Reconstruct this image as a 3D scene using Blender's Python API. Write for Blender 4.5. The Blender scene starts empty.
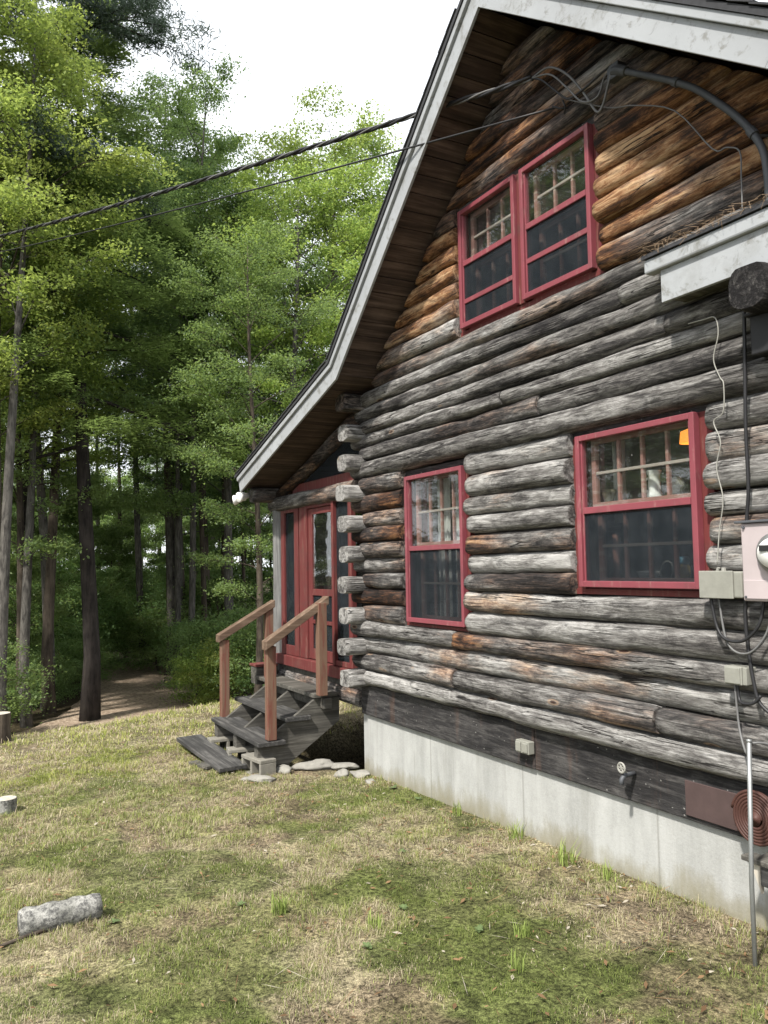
import bpy, math, random
import numpy as np
from mathutils import Vector, Matrix, noise as mn

random.seed(7)
rng = np.random.default_rng(11)
S = bpy.context.scene
COL = S.collection

# ------------------------------------------------------------------ camera
CAM = np.array([7.1, -3.6, 1.95])
YAW, PITCH, ROLL, FPX = math.radians(61.47), math.radians(3.776), math.radians(-0.966), 820.7
_f = np.array([-math.sin(YAW) * math.cos(PITCH), math.cos(YAW) * math.cos(PITCH), math.sin(PITCH)])
_r0 = np.array([math.cos(YAW), math.sin(YAW), 0.0])
_u0 = np.cross(_r0, _f)
_r = _r0 * math.cos(ROLL) + _u0 * math.sin(ROLL)
_u = -_r0 * math.sin(ROLL) + _u0 * math.cos(ROLL)
cd = bpy.data.cameras.new("camera")
cam = bpy.data.objects.new("camera", cd)
COL.objects.link(cam)
cam.matrix_world = Matrix(((_r[0], _u[0], -_f[0], CAM[0]), (_r[1], _u[1], -_f[1], CAM[1]),
                           (_r[2], _u[2], -_f[2], CAM[2]), (0, 0, 0, 1)))
cd.sensor_fit = 'HORIZONTAL'
cd.sensor_width = 36.0
cd.lens = FPX * 36.0 / 768.0
cd.clip_start = 0.05
cd.clip_end = 1000.0
S.camera = cam

# ------------------------------------------------------------------ light
SUN_EL, SUN_AZ = math.radians(52), math.radians(28)   # azimuth: from -Y towards +X
w = bpy.data.worlds.new("World")
S.world = w
w.use_nodes = True
nt = w.node_tree
nt.nodes.clear()
wo = nt.nodes.new('ShaderNodeOutputWorld')
bg = nt.nodes.new('ShaderNodeBackground')
sky = nt.nodes.new('ShaderNodeTexSky')
sky.sky_type = 'NISHITA'
sky.sun_disc = False
sky.sun_elevation = SUN_EL
sky.sun_rotation = math.pi - SUN_AZ
sky.air_density = 1.0
sky.dust_density = 3.0
bg.inputs['Strength'].default_value = 0.1
mixw = nt.nodes.new('ShaderNodeMixRGB')
mixw.inputs['Fac'].default_value = 0.86
mixw.inputs['Color2'].default_value = (9.2, 9.5, 9.9, 1)     # high bright cloud sheet over the blue
nt.links.new(sky.outputs['Color'], mixw.inputs['Color1'])
nt.links.new(mixw.outputs['Color'], bg.inputs['Color'])
nt.links.new(bg.outputs[0], wo.inputs['Surface'])
sd = bpy.data.lights.new("sun", 'SUN')
sd.energy = 3.9
sd.angle = math.radians(3.0)
sd.color = (1.0, 0.95, 0.87)
so = bpy.data.objects.new("sun", sd)
COL.objects.link(so)
sdir = Vector((math.sin(SUN_AZ) * math.cos(SUN_EL), -math.cos(SUN_AZ) * math.cos(SUN_EL), math.sin(SUN_EL)))
so.rotation_euler = sdir.to_track_quat('Z', 'Y').to_euler()
so.location = (8, -12, 14)
S.view_settings.view_transform = 'Standard'
S.view_settings.look = 'None'
S.view_settings.gamma = 1
S.view_settings.use_curve_mapping = False
S.view_settings.exposure = 0.95
S.render.engine = 'CYCLES'
S.cycles.max_bounces = 8
S.cycles.transparent_max_bounces = 16


# ------------------------------------------------------------------ helpers
def at(px, dist, z=0.0):
    """a point dist metres from the viewpoint in the compass direction of column px"""
    d = _f * FPX + _r * (px - 384) + _u * (512 - 575)
    d = d[:2] / np.hypot(d[0], d[1])
    return (CAM[0] + d[0] * dist, CAM[1] + d[1] * dist, z)


def smooth(a, b, t):
    t = np.clip((t - a) / (b - a), 0, 1)
    return t * t * (3 - 2 * t)


def hash2(ix, iy, s):
    n = (ix.astype(np.int64) * 374761393 + iy.astype(np.int64) * 668265263 + s * 144665) & 0x7fffffff
    n = ((n ^ (n >> 13)) * 1274126177) & 0x7fffffff
    return ((n ^ (n >> 16)) & 0xffff) / 65535.0


def vnoise(x, y, s=0):
    x = np.asarray(x, float); y = np.asarray(y, float)
    ix = np.floor(x); iy = np.floor(y)
    fx = x - ix; fy = y - iy
    fx = fx * fx * (3 - 2 * fx); fy = fy * fy * (3 - 2 * fy)
    a = hash2(ix, iy, s); b = hash2(ix + 1, iy, s); c = hash2(ix, iy + 1, s); d = hash2(ix + 1, iy + 1, s)
    return (a * (1 - fx) + b * fx) * (1 - fy) + (c * (1 - fx) + d * fx) * fy


def fbm(x, y, s=0, o=4):
    t = 0; a = 0.5; f = 1.0; n = 0
    for k in range(o):
        t = t + a * vnoise(x * f + 17.3 * k, y * f - 9.1 * k, s + k); n += a; a *= 0.5; f *= 2.03
    return t / n


def terrain(x, y):
    x = np.asarray(x, float); y = np.asarray(y, float)
    h = 0.0316 * np.clip(x, 0, 7)
    t = -x - (3.25 + 0.37 * (np.clip(y, -7, 4) + 3))
    h = h - 1.0 * smooth(0, 4.2, t)
    h = h + (fbm(x * 0.6, y * 0.6, 3) - 0.5) * 0.10 * smooth(-2, 3, t)
    near = (fbm(x * 1.3, y * 1.3, 5) - 0.5) * 0.05 + (fbm(x * 6, y * 6, 8) - 0.5) * 0.02
    h = h + near * smooth(0.0, 0.5, -y)
    # dug-out hollow under the porch, deepened to make it darker
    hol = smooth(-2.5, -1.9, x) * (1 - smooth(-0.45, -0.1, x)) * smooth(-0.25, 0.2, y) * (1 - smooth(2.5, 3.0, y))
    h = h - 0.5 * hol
    h = h + 1.2 * smooth(45, 110, np.hypot(x, y))
    return h


def tag(o, label=None, cat=None, group=None, kind=None):
    if label: o['label'] = label
    if cat: o['category'] = cat
    if group: o['group'] = group
    if kind: o['kind'] = kind
    return o


def empty(name, loc=(0, 0, 0), rz=0.0, **k):
    o = bpy.data.objects.new(name, None)
    o.empty_display_size = 0.2
    o.location = loc
    o.rotation_euler = (0, 0, rz)
    COL.objects.link(o)
    return tag(o, **k)


class MB:
    def __init__(s):
        s.v = []; s.f = []; s.m = []; s.at = {}

    def add(s, verts, faces, mat=0):
        n = len(s.v)
        s.v += [tuple(p) for p in verts]
        s.f += [tuple(i + n for i in f) for f in faces]
        s.m += [mat] * len(faces)
        return s

    def box(s, x0, x1, y0, y1, z0, z1, mat=0):
        v = [(x0, y0, z0), (x1, y0, z0), (x1, y1, z0), (x0, y1, z0), (x0, y0, z1), (x1, y0, z1), (x1, y1, z1), (x0, y1, z1)]
        return s.add(v, [(0, 3, 2, 1), (4, 5, 6, 7), (0, 1, 5, 4), (1, 2, 6, 5), (2, 3, 7, 6), (3, 0, 4, 7)], mat)

    def prism(s, pts, axis, a, b, mat=0):
        """pts 2-D outline; axis 'x': (y,z) 'y': (x,z) 'z': (x,y)"""
        def P(p, t):
            return {'x': (t, p[0], p[1]), 'y': (p[0], t, p[1]), 'z': (p[0], p[1], t)}[axis]
        n = len(pts)
        v = [P(p, a) for p in pts] + [P(p, b) for p in pts]
        f = [tuple(range(n)), tuple(range(2 * n - 1, n - 1, -1))]
        f += [(i, i + n, (i + 1) % n + n, (i + 1) % n) for i in range(n)]
        return s.add(v, f, mat)

    def tube(s, pts, r, n=8, caps=True, mat=0):
        pts = [Vector(p) for p in pts]
        rr = r if isinstance(r, (list, tuple)) else [r] * len(pts)
        d0 = (pts[1] - pts[0]).normalized()
        a = d0.orthogonal().normalized()
        v = []; f = []
        for i, p in enumerate(pts):
            d = (pts[min(i + 1, len(pts) - 1)] - pts[max(i - 1, 0)]).normalized()
            a = (a - d * a.dot(d))
            a = a.normalized() if a.length > 1e-6 else d.orthogonal().normalized()
            b = d.cross(a)
            for k in range(n):
                t = 2 * math.pi * k / n
                v.append(p + (a * math.cos(t) + b * math.sin(t)) * rr[i])
        for i in range(len(pts) - 1):
            for k in range(n):
                k2 = (k + 1) % n
                f.append((i * n + k, i * n + k2, (i + 1) * n + k2, (i + 1) * n + k))
        if caps:
            f.append(tuple(range(n - 1, -1, -1)))
            f.append(tuple(range((len(pts) - 1) * n, len(pts) * n)))
        return s.add(v, f, mat)

    def lathe(s, prof, c=(0, 0, 0), n=20, axis='z', mat=0):
        v = []; f = []
        for (r, h) in prof:
            for k in range(n):
                t = 2 * math.pi * k / n
                p = (r * math.cos(t), r * math.sin(t), h)
                if axis == 'y': p = (p[0], h, p[1])
                if axis == 'x': p = (h, p[0], p[1])
                v.append((c[0] + p[0], c[1] + p[1], c[2] + p[2]))
        for i in range(len(prof) - 1):
            for k in range(n):
                k2 = (k + 1) % n
                f.append((i * n + k, i * n + k2, (i + 1) * n + k2, (i + 1) * n + k))
        if prof[0][0] > 1e-5: f.append(tuple(range(n - 1, -1, -1)))
        if prof[-1][0] > 1e-5: f.append(tuple(range((len(prof) - 1) * n, len(prof) * n)))
        return s.add(v, f, mat)

    def build(s, name, mats, parent=None, smooth_=False, bevel=0.0, attrs=None, sub=0):
        me = bpy.data.meshes.new(name)
        me.from_pydata(s.v, [], s.f)
        if not isinstance(mats, (list, tuple)): mats = [mats]
        for m in mats: me.materials.append(m)
        me.polygons.foreach_set('material_index', s.m)
        if smooth_: me.polygons.foreach_set('use_smooth', [True] * len(s.f))
        if attrs:
            for k, val in attrs.items():
                a = me.attributes.new(k, 'FLOAT', 'POINT')
                a.data.foreach_set('value', val if hasattr(val, '__len__') else [val] * len(s.v))
        me.update()
        o = bpy.data.objects.new(name, me)
        COL.objects.link(o)
        if parent is not None: o.parent = parent
        if bevel > 0:
            b = o.modifiers.new('bevel', 'BEVEL'); b.width = bevel; b.segments = 2; b.limit_method = 'ANGLE'
        if sub:
            b = o.modifiers.new('sub', 'SUBSURF'); b.levels = sub; b.render_levels = sub
        return o


def fast_mesh(name, v, quads, mats, parent=None, attrs=None, smooth_=False, tris=None):
    """v (n,3) float, quads (m,4) int"""
    me = bpy.data.meshes.new(name)
    v = np.ascontiguousarray(v, np.float32)
    q = np.ascontiguousarray(quads, np.int32)
    m, k = q.shape
    me.vertices.add(len(v)); me.vertices.foreach_set('co', v.ravel())
    me.loops.add(m * k); me.loops.foreach_set('vertex_index', q.ravel())
    me.polygons.add(m)
    me.polygons.foreach_set('loop_start', np.arange(m, dtype=np.int32) * k)
    me.polygons.foreach_set('loop_total', np.full(m, k, np.int32))
    if smooth_: me.polygons.foreach_set('use_smooth', np.ones(m, bool))
    if not isinstance(mats, (list, tuple)): mats = [mats]
    for mt in mats: me.materials.append(mt)
    me.update(calc_edges=True)
    if attrs:
        for kk, val in attrs.items():
            if val.ndim == 2:
                a = me.attributes.new(kk, 'FLOAT_COLOR', 'POINT')
                c = np.ones((len(v), 4), np.float32); c[:, :3] = val
                a.data.foreach_set('color', c.ravel())
            else:
                a = me.attributes.new(kk, 'FLOAT', 'POINT')
                a.data.foreach_set('value', val.astype(np.float32))
    me.validate()
    o = bpy.data.objects.new(name, me)
    COL.objects.link(o)
    if parent is not None: o.parent = parent
    return o


# ------------------------------------------------------------------ materials
class N:
    def __init__(s, name, rough=0.8, spec=0.3, metal=0.0):
        s.m = bpy.data.materials.new(name); s.m.use_nodes = True
        s.t = s.m.node_tree; s.b = s.t.nodes['Principled BSDF']
        s.out = s.t.nodes['Material Output']
        s.b.inputs['Roughness'].default_value = rough
        s.b.inputs['Specular IOR Level'].default_value = spec
        s.b.inputs['Metallic'].default_value = metal

    def node(s, ty, **k):
        n = s.t.nodes.new(ty)
        for a, b in k.items():
            if a in n.inputs: n.inputs[a].default_value = b
            else: setattr(n, a, b)
        return n

    def link(s, a, b): s.t.links.new(a, b)

    def coords(s, scale=(1, 1, 1), seed=None):
        tc = s.node('ShaderNodeTexCoord')
        src = tc.outputs['Object']
        if seed:
            at_ = s.node('ShaderNodeAttribute', attribute_name=seed)
            ad = s.node('ShaderNodeVectorMath', operation='ADD')
            s.link(src, ad.inputs[0]); s.link(at_.outputs['Vector'], ad.inputs[1]); src = ad.outputs[0]
        mp = s.node('ShaderNodeMapping'); mp.inputs['Scale'].default_value = scale
        s.link(src, mp.inputs['Vector'])
        return mp.outputs[0]

    def noise(s, vec, scale=1.0, detail=6.0, rough=0.6, dist=0.0):
        n = s.node('ShaderNodeTexNoise'); n.inputs['Scale'].default_value = scale
        n.inputs['Detail'].default_value = detail; n.inputs['Roughness'].default_value = rough
        n.inputs['Distortion'].default_value = dist
        if vec: s.link(vec, n.inputs['Vector'])
        return n.outputs['Fac']

    def ramp(s, fac, stops, interp='LINEAR'):
        r = s.node('ShaderNodeValToRGB'); e = r.color_ramp.elements
        r.color_ramp.interpolation = interp
        while len(e) > 1: e.remove(e[-1])
        for i, (p, c) in enumerate(stops):
            if not hasattr(c, '__len__'): c = (c, c, c)
            el = e[0] if i == 0 else e.new(p)
            el.position = p; el.color = (*c, 1)
        s.link(fac, r.inputs['Fac'])
        return r.outputs['Color']

    def mix(s, fac, a, b, mode='MIX'):
        n = s.node('ShaderNodeMixRGB'); n.blend_type = mode
        for inp, val in (('Fac', fac), ('Color1', a), ('Color2', b)):
            if isinstance(val, (int, float)): n.inputs[inp].default_value = val if inp == 'Fac' else (val, val, val, 1)
            elif isinstance(val, tuple): n.inputs[inp].default_value = (*val[:3], 1)
            else: s.link(val, n.inputs[inp])
        return n.outputs[0]

    def math(s, op, a, b=0.0, clamp=False):
        n = s.node('ShaderNodeMath'); n.operation = op; n.use_clamp = clamp
        for i, val in enumerate((a, b)):
            if isinstance(val, (int, float)): n.inputs[i].default_value = val
            else: s.link(val, n.inputs[i])
        return n.outputs[0]

    def attr(s, name, out='Fac'):
        return s.node('ShaderNodeAttribute', attribute_name=name).outputs[out]

    def color(s, c):
        if isinstance(c, tuple): s.b.inputs['Base Color'].default_value = (*c[:3], 1)
        else: s.link(c, s.b.inputs['Base Color'])

    def bump(s, h, strength=0.4, dist=0.01):
        b = s.node('ShaderNodeBump'); b.inputs['Strength'].default_value = strength
        b.inputs['Distance'].default_value = dist
        s.link(h, b.inputs['Height']); s.link(b.outputs[0], s.b.inputs['Normal'])


def wood_log_mat(name, axis=0):
    """weathered round log; grain runs along axis (0 = x, 1 = y)"""
    m = N(name, rough=0.78, spec=0.25)
    def sc(a, b, c=None):
        c = b if c is None else c
        return (a, b, c) if axis == 0 else (b, a, c)
    g1 = m.noise(m.coords(sc(1.3, 13), 'seed'), 1, 10, 0.72, 0.9)
    g2 = m.noise(m.coords(sc(6.0, 75), 'seed'), 1, 8, 0.8, 0.5)
    big = m.noise(m.coords(sc(1.1, 2.6), 'seed'), 1, 4, 0.6)
    blot = m.noise(m.coords(sc(4.5, 12), 'seed'), 1, 8, 0.78, 1.2)
    brown = m.attr('brown'); lite = m.attr('lite')
    g = m.math('ADD', m.math('MULTIPLY', g1, 0.6), m.math('MULTIPLY', g2, 0.4))
    g = m.math('ADD', 0.5, m.math('MULTIPLY', m.math('SUBTRACT', g, 0.5), 1.35))
    g = m.math('ADD', g, m.math('MULTIPLY', m.math('SUBTRACT', blot, 0.5), 0.52))
    gl = m.math('ADD', g, m.math('MULTIPLY', m.math('SUBTRACT', lite, 0.5), 0.30))
    gray = m.ramp(gl, [(0.30, (0.010, 0.009, 0.010)), (0.40, (0.050, 0.047, 0.046)), (0.48, (0.115, 0.108, 0.103)),
                       (0.57, (0.225, 0.218, 0.208)), (0.70, (0.44, 0.43, 0.415))])
    br = m.ramp(gl, [(0.30, (0.008, 0.006, 0.005)), (0.40, (0.030, 0.016, 0.011)), (0.48, (0.10, 0.046, 0.025)),
                     (0.57, (0.27, 0.130, 0.058)), (0.69, (0.52, 0.34, 0.19))])
    bm = m.math('ADD', m.math('MULTIPLY', m.math('SUBTRACT', big, 0.5), 3.2),
                m.math('ADD', m.math('MULTIPLY', m.math('SUBTRACT', g2, 0.5), 1.6), m.math('SUBTRACT', m.math('MULTIPLY', brown, 2.3), 0.68)), True)
    c = m.mix(bm, gray, br)
    # mildew streaks
    mil = m.noise(m.coords(sc(1.3, 5.5), 'seed'), 1.7, 9, 0.78, 1.5)
    mf = m.ramp(mil, [(0.51, 0.0), (0.63, 0.66)])
    c = m.mix(mf, c, (0.018, 0.017, 0.018))
    # small knots with a pale rim
    vo = m.node('ShaderNodeTexVoronoi'); vo.inputs['Scale'].default_value = 1.0
    m.link(m.coords(sc(1.5, 4.6), 'seed'), vo.inputs['Vector'])
    wob = m.math('ADD', vo.outputs['Distance'], m.math('MULTIPLY', m.math('SUBTRACT', g2, 0.5), 0.05))
    kr = m.ramp(wob, [(0.0, 0.9), (0.045, 0.85), (0.06, 0.0)])
    kr2 = m.ramp(wob, [(0.05, 0.0), (0.07, 0.7), (0.10, 0.0)])
    c = m.mix(kr2, c, (0.36, 0.24, 0.15))
    c = m.mix(kr, c, (0.05, 0.02, 0.012))
    # drying cracks
    ck = m.noise(m.coords(sc(0.55, 26), 'seed'), 1, 3, 0.5, 0.25)
    cf = m.ramp(ck, [(0.484, 0.0), (0.494, 1.0), (0.506, 1.0), (0.516, 0.0)])
    gate = m.ramp(m.noise(m.coords(sc(1.3, 5), 'seed'), 1, 2, 0.5), [(0.44, 0.0), (0.54, 0.95)])
    cf = m.math('MULTIPLY', cf, gate)
    c = m.mix(cf, c, (0.012, 0.010, 0.010))
    m.color(c)
    h = m.math('SUBTRACT', m.math('ADD', g1, m.math('MULTIPLY', g2, 0.8)), m.math('MULTIPLY', cf, 1.2))
    m.bump(h, 1.0, 0.018)
    return m.m


def board_mat(name, dark, mid, light, grain='x', scale=1.0, rough=0.75, bump=0.4, spec=0.3):
    m = N(name, rough=rough, spec=spec)
    sc = {'x': (1, 14, 14), 'y': (14, 1, 14), 'z': (14, 14, 1)}[grain]
    sf = {'x': (3, 90, 90), 'y': (90, 3, 90), 'z': (90, 90, 3)}[grain]
    g = m.noise(m.coords(tuple(a * scale for a in sc)), 1.3, 8, 0.65, 0.5)
    g2 = m.noise(m.coords(tuple(a * scale for a in sf)), 1, 4, 0.6)
    b = m.noise(m.coords((2.2, 2.2, 2.2)), 1.5, 5, 0.6)
    t = m.math('ADD', m.math('MULTIPLY', g, 0.55), m.math('ADD', m.math('MULTIPLY', g2, 0.25), m.math('MULTIPLY', b, 0.2)))
    m.color(m.ramp(t, [(0.34, dark), (0.5, mid), (0.64, light)]))
    m.bump(m.math('ADD', g, g2), bump, 0.006)
    return m.m


def paint_mat(name, col, worn, amount=0.35, rough=0.5, spec=0.4, dirt=(0.05, 0.045, 0.04), grain=(2, 2, 18), dirty=0.5):
    m = N(name, rough=rough, spec=spec)
    g = m.noise(m.coords(grain), 1.6, 8, 0.7, 0.4)
    f = m.noise(m.coords((1, 1, 1)), 5, 7, 0.7)
    fade = m.noise(m.coords((1, 1, 1)), 1.7, 4, 0.6)
    c2 = tuple(min(1, x * 0.72) for x in col)
    c = m.mix(fade, c2, tuple(min(1, x * 1.22) for x in col))
    wf = m.ramp(g, [(0.62 - amount * 0.25, 0.0), (0.72 - amount * 0.2, 0.85)])
    c = m.mix(wf, c, worn)
    df = m.ramp(f, [(0.52, 0.0), (0.75, dirty)])
    c = m.mix(df, c, dirt)
    m.color(c)
    m.bump(m.math('ADD', g, m.math('MULTIPLY', f, 0.6)), 0.25, 0.004)
    return m.m


def plain(name, col, rough=0.6, metal=0.0, spec=0.4, var=0.25, sc=14):
    m = N(name, rough=rough, spec=spec, metal=metal)
    n = m.noise(m.coords((1, 1, 1)), sc, 6, 0.65)
    m.color(m.mix(n, tuple(c * (1 - var) for c in col), tuple(min(1, c * (1 + var)) for c in col)))
    m.bump(n, 0.12, 0.003)
    return m.m


def leaf_mat(name, dark, light, trans=(0.3, 0.45, 0.08), tmix=0.35):
    m = N(name, rough=0.5, spec=0.35)
    a = m.attr('tint')
    nz = m.noise(m.coords((1, 1, 1)), 0.9, 3, 0.6)
    t = m.math('ADD', m.math('MULTIPLY', a, 0.7), m.math('MULTIPLY', nz, 0.3))
    inf = m.node('ShaderNodeObjectInfo')
    c = m.ramp(t, [(0.15, dark), (0.85, light)])
    hs = m.node('ShaderNodeHueSaturation')
    hv = m.math('ADD', 0.485, m.math('MULTIPLY', inf.outputs['Random'], 0.035))
    m.link(hv, hs.inputs['Hue'])
    m.link(m.math('ADD', 0.85, m.math('MULTIPLY', inf.outputs['Random'], 0.35)), hs.inputs['Value'])
    m.link(c, hs.inputs['Color'])
    m.color(hs.outputs[0])
    tr = m.node('ShaderNodeBsdfTranslucent')
    m.link(m.mix(0.5, hs.outputs[0], trans), tr.inputs['Color'])
    mx = m.node('ShaderNodeMixShader'); mx.inputs[0].default_value = tmix
    m.link(m.b.outputs[0], mx.inputs[1]); m.link(tr.outputs[0], mx.inputs[2])
    m.link(mx.outputs[0], m.out.inputs['Surface'])
    return m.m


M = {}
M['log'] = wood_log_mat('weathered log bark wood', 0)
M['logy'] = wood_log_mat('weathered log across', 1)
M['red'] = paint_mat('red window paint', (0.215, 0.052, 0.066), (0.28, 0.15, 0.14), 0.2, 0.42, 0.45, dirty=0.4, grain=(14, 14, 3))
M['redold_shaded'] = paint_mat('worn red wood paint', (0.125, 0.028, 0.027), (0.18, 0.10, 0.08), 0.35, 0.6, 0.3, dirty=0.55, grain=(20, 20, 1.5))  # worn paint, base darkened in place of tree shade over the porch
M['redrail'] = paint_mat('faded red stain on post', (0.15, 0.055, 0.040), (0.16, 0.105, 0.072), 0.9, 0.7, 0.25, grain=(16, 16, 1.5), dirty=0.3)
M['rail'] = board_mat('worn handrail wood', (0.05, 0.032, 0.022), (0.125, 0.082, 0.056), (0.22, 0.165, 0.12), 'y')
M['tread'] = board_mat('grey tread board', (0.014, 0.014, 0.015), (0.045, 0.044, 0.043), (0.13, 0.126, 0.12), 'x')
M['greywood'] = board_mat('grey weathered board', (0.022, 0.021, 0.018), (0.070, 0.066, 0.058), (0.155, 0.148, 0.13), 'y')
M['postwood'] = board_mat('grey porch post', (0.05, 0.05, 0.05), (0.15, 0.15, 0.148), (0.28, 0.28, 0.27), 'z')
M['sill'] = None
M['white'] = paint_mat('white trim paint', (0.32, 0.335, 0.35), (0.18, 0.18, 0.17), 0.3, 0.55, 0.3, (0.17, 0.17, 0.15), (7, 7, 7), 0.45)
M['soffit'] = board_mat('brown roof deck boards', (0.016, 0.012, 0.010), (0.062, 0.042, 0.034), (0.15, 0.108, 0.088), 'y', 0.8)
M['shingle'] = plain('dark shingles', (0.035, 0.036, 0.04), 0.9, var=0.5, sc=30)
M['black'] = plain('black rubber', (0.016, 0.016, 0.018), 0.6)
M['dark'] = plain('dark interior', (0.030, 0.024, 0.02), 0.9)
M['boxgrey'] = paint_mat('grey utility plastic', (0.25, 0.25, 0.22), (0.18, 0.18, 0.16), 0.05, 0.5, 0.35, dirty=0.3)
M['meter'] = paint_mat('weathered white-pink meter paint', (0.42, 0.365, 0.37), (0.28, 0.24, 0.24), 0.15, 0.4, 0.4, (0.3, 0.27, 0.27), (3, 3, 3), 0.5)
M['metal'] = plain('galvanised steel', (0.27, 0.28, 0.28), 0.5, 0.7, var=0.3)
M['greymetal'] = plain('dull grey conduit', (0.085, 0.09, 0.10), 0.6, 0.25, var=0.3)
M['cablegrey'] = plain('grey cable', (0.13, 0.13, 0.13), 0.55)
M['cableblack'] = plain('black cable', (0.018, 0.018, 0.02), 0.5)
M['cablewhite'] = plain('dirty white cord', (0.27, 0.265, 0.24), 0.6)
M['hose'] = plain('brown ribbed rubber', (0.062, 0.026, 0.020), 0.6, var=0.3)
M['rustplate'] = plain('brown painted plate', (0.065, 0.042, 0.040), 0.75, var=0.35, sc=9)
M['stone'] = plain('pale fieldstone', (0.22, 0.212, 0.19), 0.85, var=0.5, sc=16)
M['block'] = plain('concrete block', (0.19, 0.18, 0.155), 0.95, var=0.45, sc=22)
M['ceramic'] = plain('white ceramic', (0.75, 0.75, 0.73), 0.3, var=0.05)
M['brownpot'] = plain('dull green pot', (0.13, 0.12, 0.08), 0.6)
M['amber'] = plain('amber jar', (0.45, 0.30, 0.05), 0.35)
M['blue'] = plain('blue lid', (0.10, 0.28, 0.40), 0.4)
M['pink'] = plain('pink candle', (0.45, 0.22, 0.17), 0.5)
M['curtain'] = plain('white cotton', (0.62, 0.62, 0.60), 0.9, var=0.08)
M['muntin'] = paint_mat('old muntin paint', (0.24, 0.13, 0.11), (0.34, 0.29, 0.25), 0.4, 0.6, 0.3, dirty=0.3)
M['muntinw'] = plain('pale muntin edge', (0.27, 0.24, 0.21), 0.6)


def concrete_mat():
    m = N('board-formed concrete', rough=0.9, spec=0.2)
    a = m.noise(m.coords((1.2, 1.2, 0.5)), 3, 8, 0.7)
    b = m.noise(m.coords((7, 7, 0.7)), 1, 6, 0.6, 0.4)
    fine = m.noise(m.coords((1, 1, 1)), 60, 4, 0.7)
    t = m.math('ADD', m.math('MULTIPLY', a, 0.5), m.math('ADD', m.math('MULTIPLY', b, 0.35), m.math('MULTIPLY', fine, 0.15)))
    c = m.ramp(t, [(0.32, (0.24, 0.245, 0.235)), (0.5, (0.35, 0.355, 0.345)), (0.66, (0.44, 0.445, 0.435))])
    # algae and splash stain, ragged band above the soil
    tc = m.node('ShaderNodeTexCoord'); sx = m.node('ShaderNodeSeparateXYZ'); m.link(tc.outputs['Object'], sx.inputs[0])
    hz = m.math('SUBTRACT', sx.outputs['Z'], m.math('MULTIPLY', sx.outputs['X'], 0.03))
    hz = m.math('ADD', hz, m.math('MULTIPLY', m.math('SUBTRACT', a, 0.5), 0.5))
    st = m.ramp(hz, [(0.0, 0.75), (0.07, 0.5), (0.16, 0.0)])
    c = m.mix(st, c, (0.20, 0.18, 0.11))
    hc_ = m.noise(m.coords((1, 1, 1)), 2.2, 8, 0.85)
    c = m.mix(m.ramp(hc_, [(0.494, 0.0), (0.499, 0.45), (0.504, 0.0)]), c, (0.12, 0.12, 0.11))
    run = m.ramp(m.noise(m.coords((6, 6, 0.35)), 1, 7, 0.75), [(0.54, 0.0), (0.66, 0.4)])
    c = m.mix(run, c, (0.22, 0.22, 0.20))
    # form seams
    w_ = m.math('PINGPONG', m.math('ADD', sx.outputs['X'], m.math('MULTIPLY', fine, 0.012)), 0.61)
    seam = m.ramp(w_, [(0.0, 0.5), (0.012, 0.0)])
    c = m.mix(seam, c, (0.14, 0.14, 0.12))
    m.color(c)
    m.bump(m.math('SUBTRACT', m.math('ADD', b, fine), seam), 0.35, 0.006)
    return m.m


M['concrete'] = concrete_mat()


def sill_mat():
    m = N('dark stained sill timber', rough=0.8, spec=0.2)
    g = m.noise(m.coords((3, 26, 26)), 1, 9, 0.75, 0.8)
    f = m.noise(m.coords((9, 110, 110)), 1, 6, 0.8)
    b = m.noise(m.coords((2.5, 3, 3)), 1, 6, 0.7)
    t = m.math('ADD', m.math('MULTIPLY', g, 0.5), m.math('ADD', m.math('MULTIPLY', f, 0.25), m.math('MULTIPLY', b, 0.25)))
    c = m.ramp(t, [(0.36, (0.008, 0.008, 0.009)), (0.48, (0.026, 0.025, 0.026)), (0.56, (0.065, 0.062, 0.061)), (0.66, (0.15, 0.145, 0.14))])
    vo = m.node('ShaderNodeTexVoronoi'); m.link(m.coords((3.2, 3.2, 5.0)), vo.inputs['Vector'])
    sp = m.math('ADD', vo.outputs['Distance'], m.math('MULTIPLY', m.math('SUBTRACT', f, 0.5), 0.5))
    c = m.mix(m.ramp(sp, [(0.02, 0.7), (0.10, 0.0)]), c, (0.42, 0.41, 0.39))
    ru = m.ramp(m.noise(m.coords((5, 5, 0.8)), 1, 6, 0.7), [(0.56, 0.0), (0.68, 0.35)])
    c = m.mix(ru, c, (0.12, 0.07, 0.05))
    m.color(c); m.bump(m.math('ADD', g, f), 0.8, 0.006)
    return m.m


M['sill'] = sill_mat()


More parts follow.
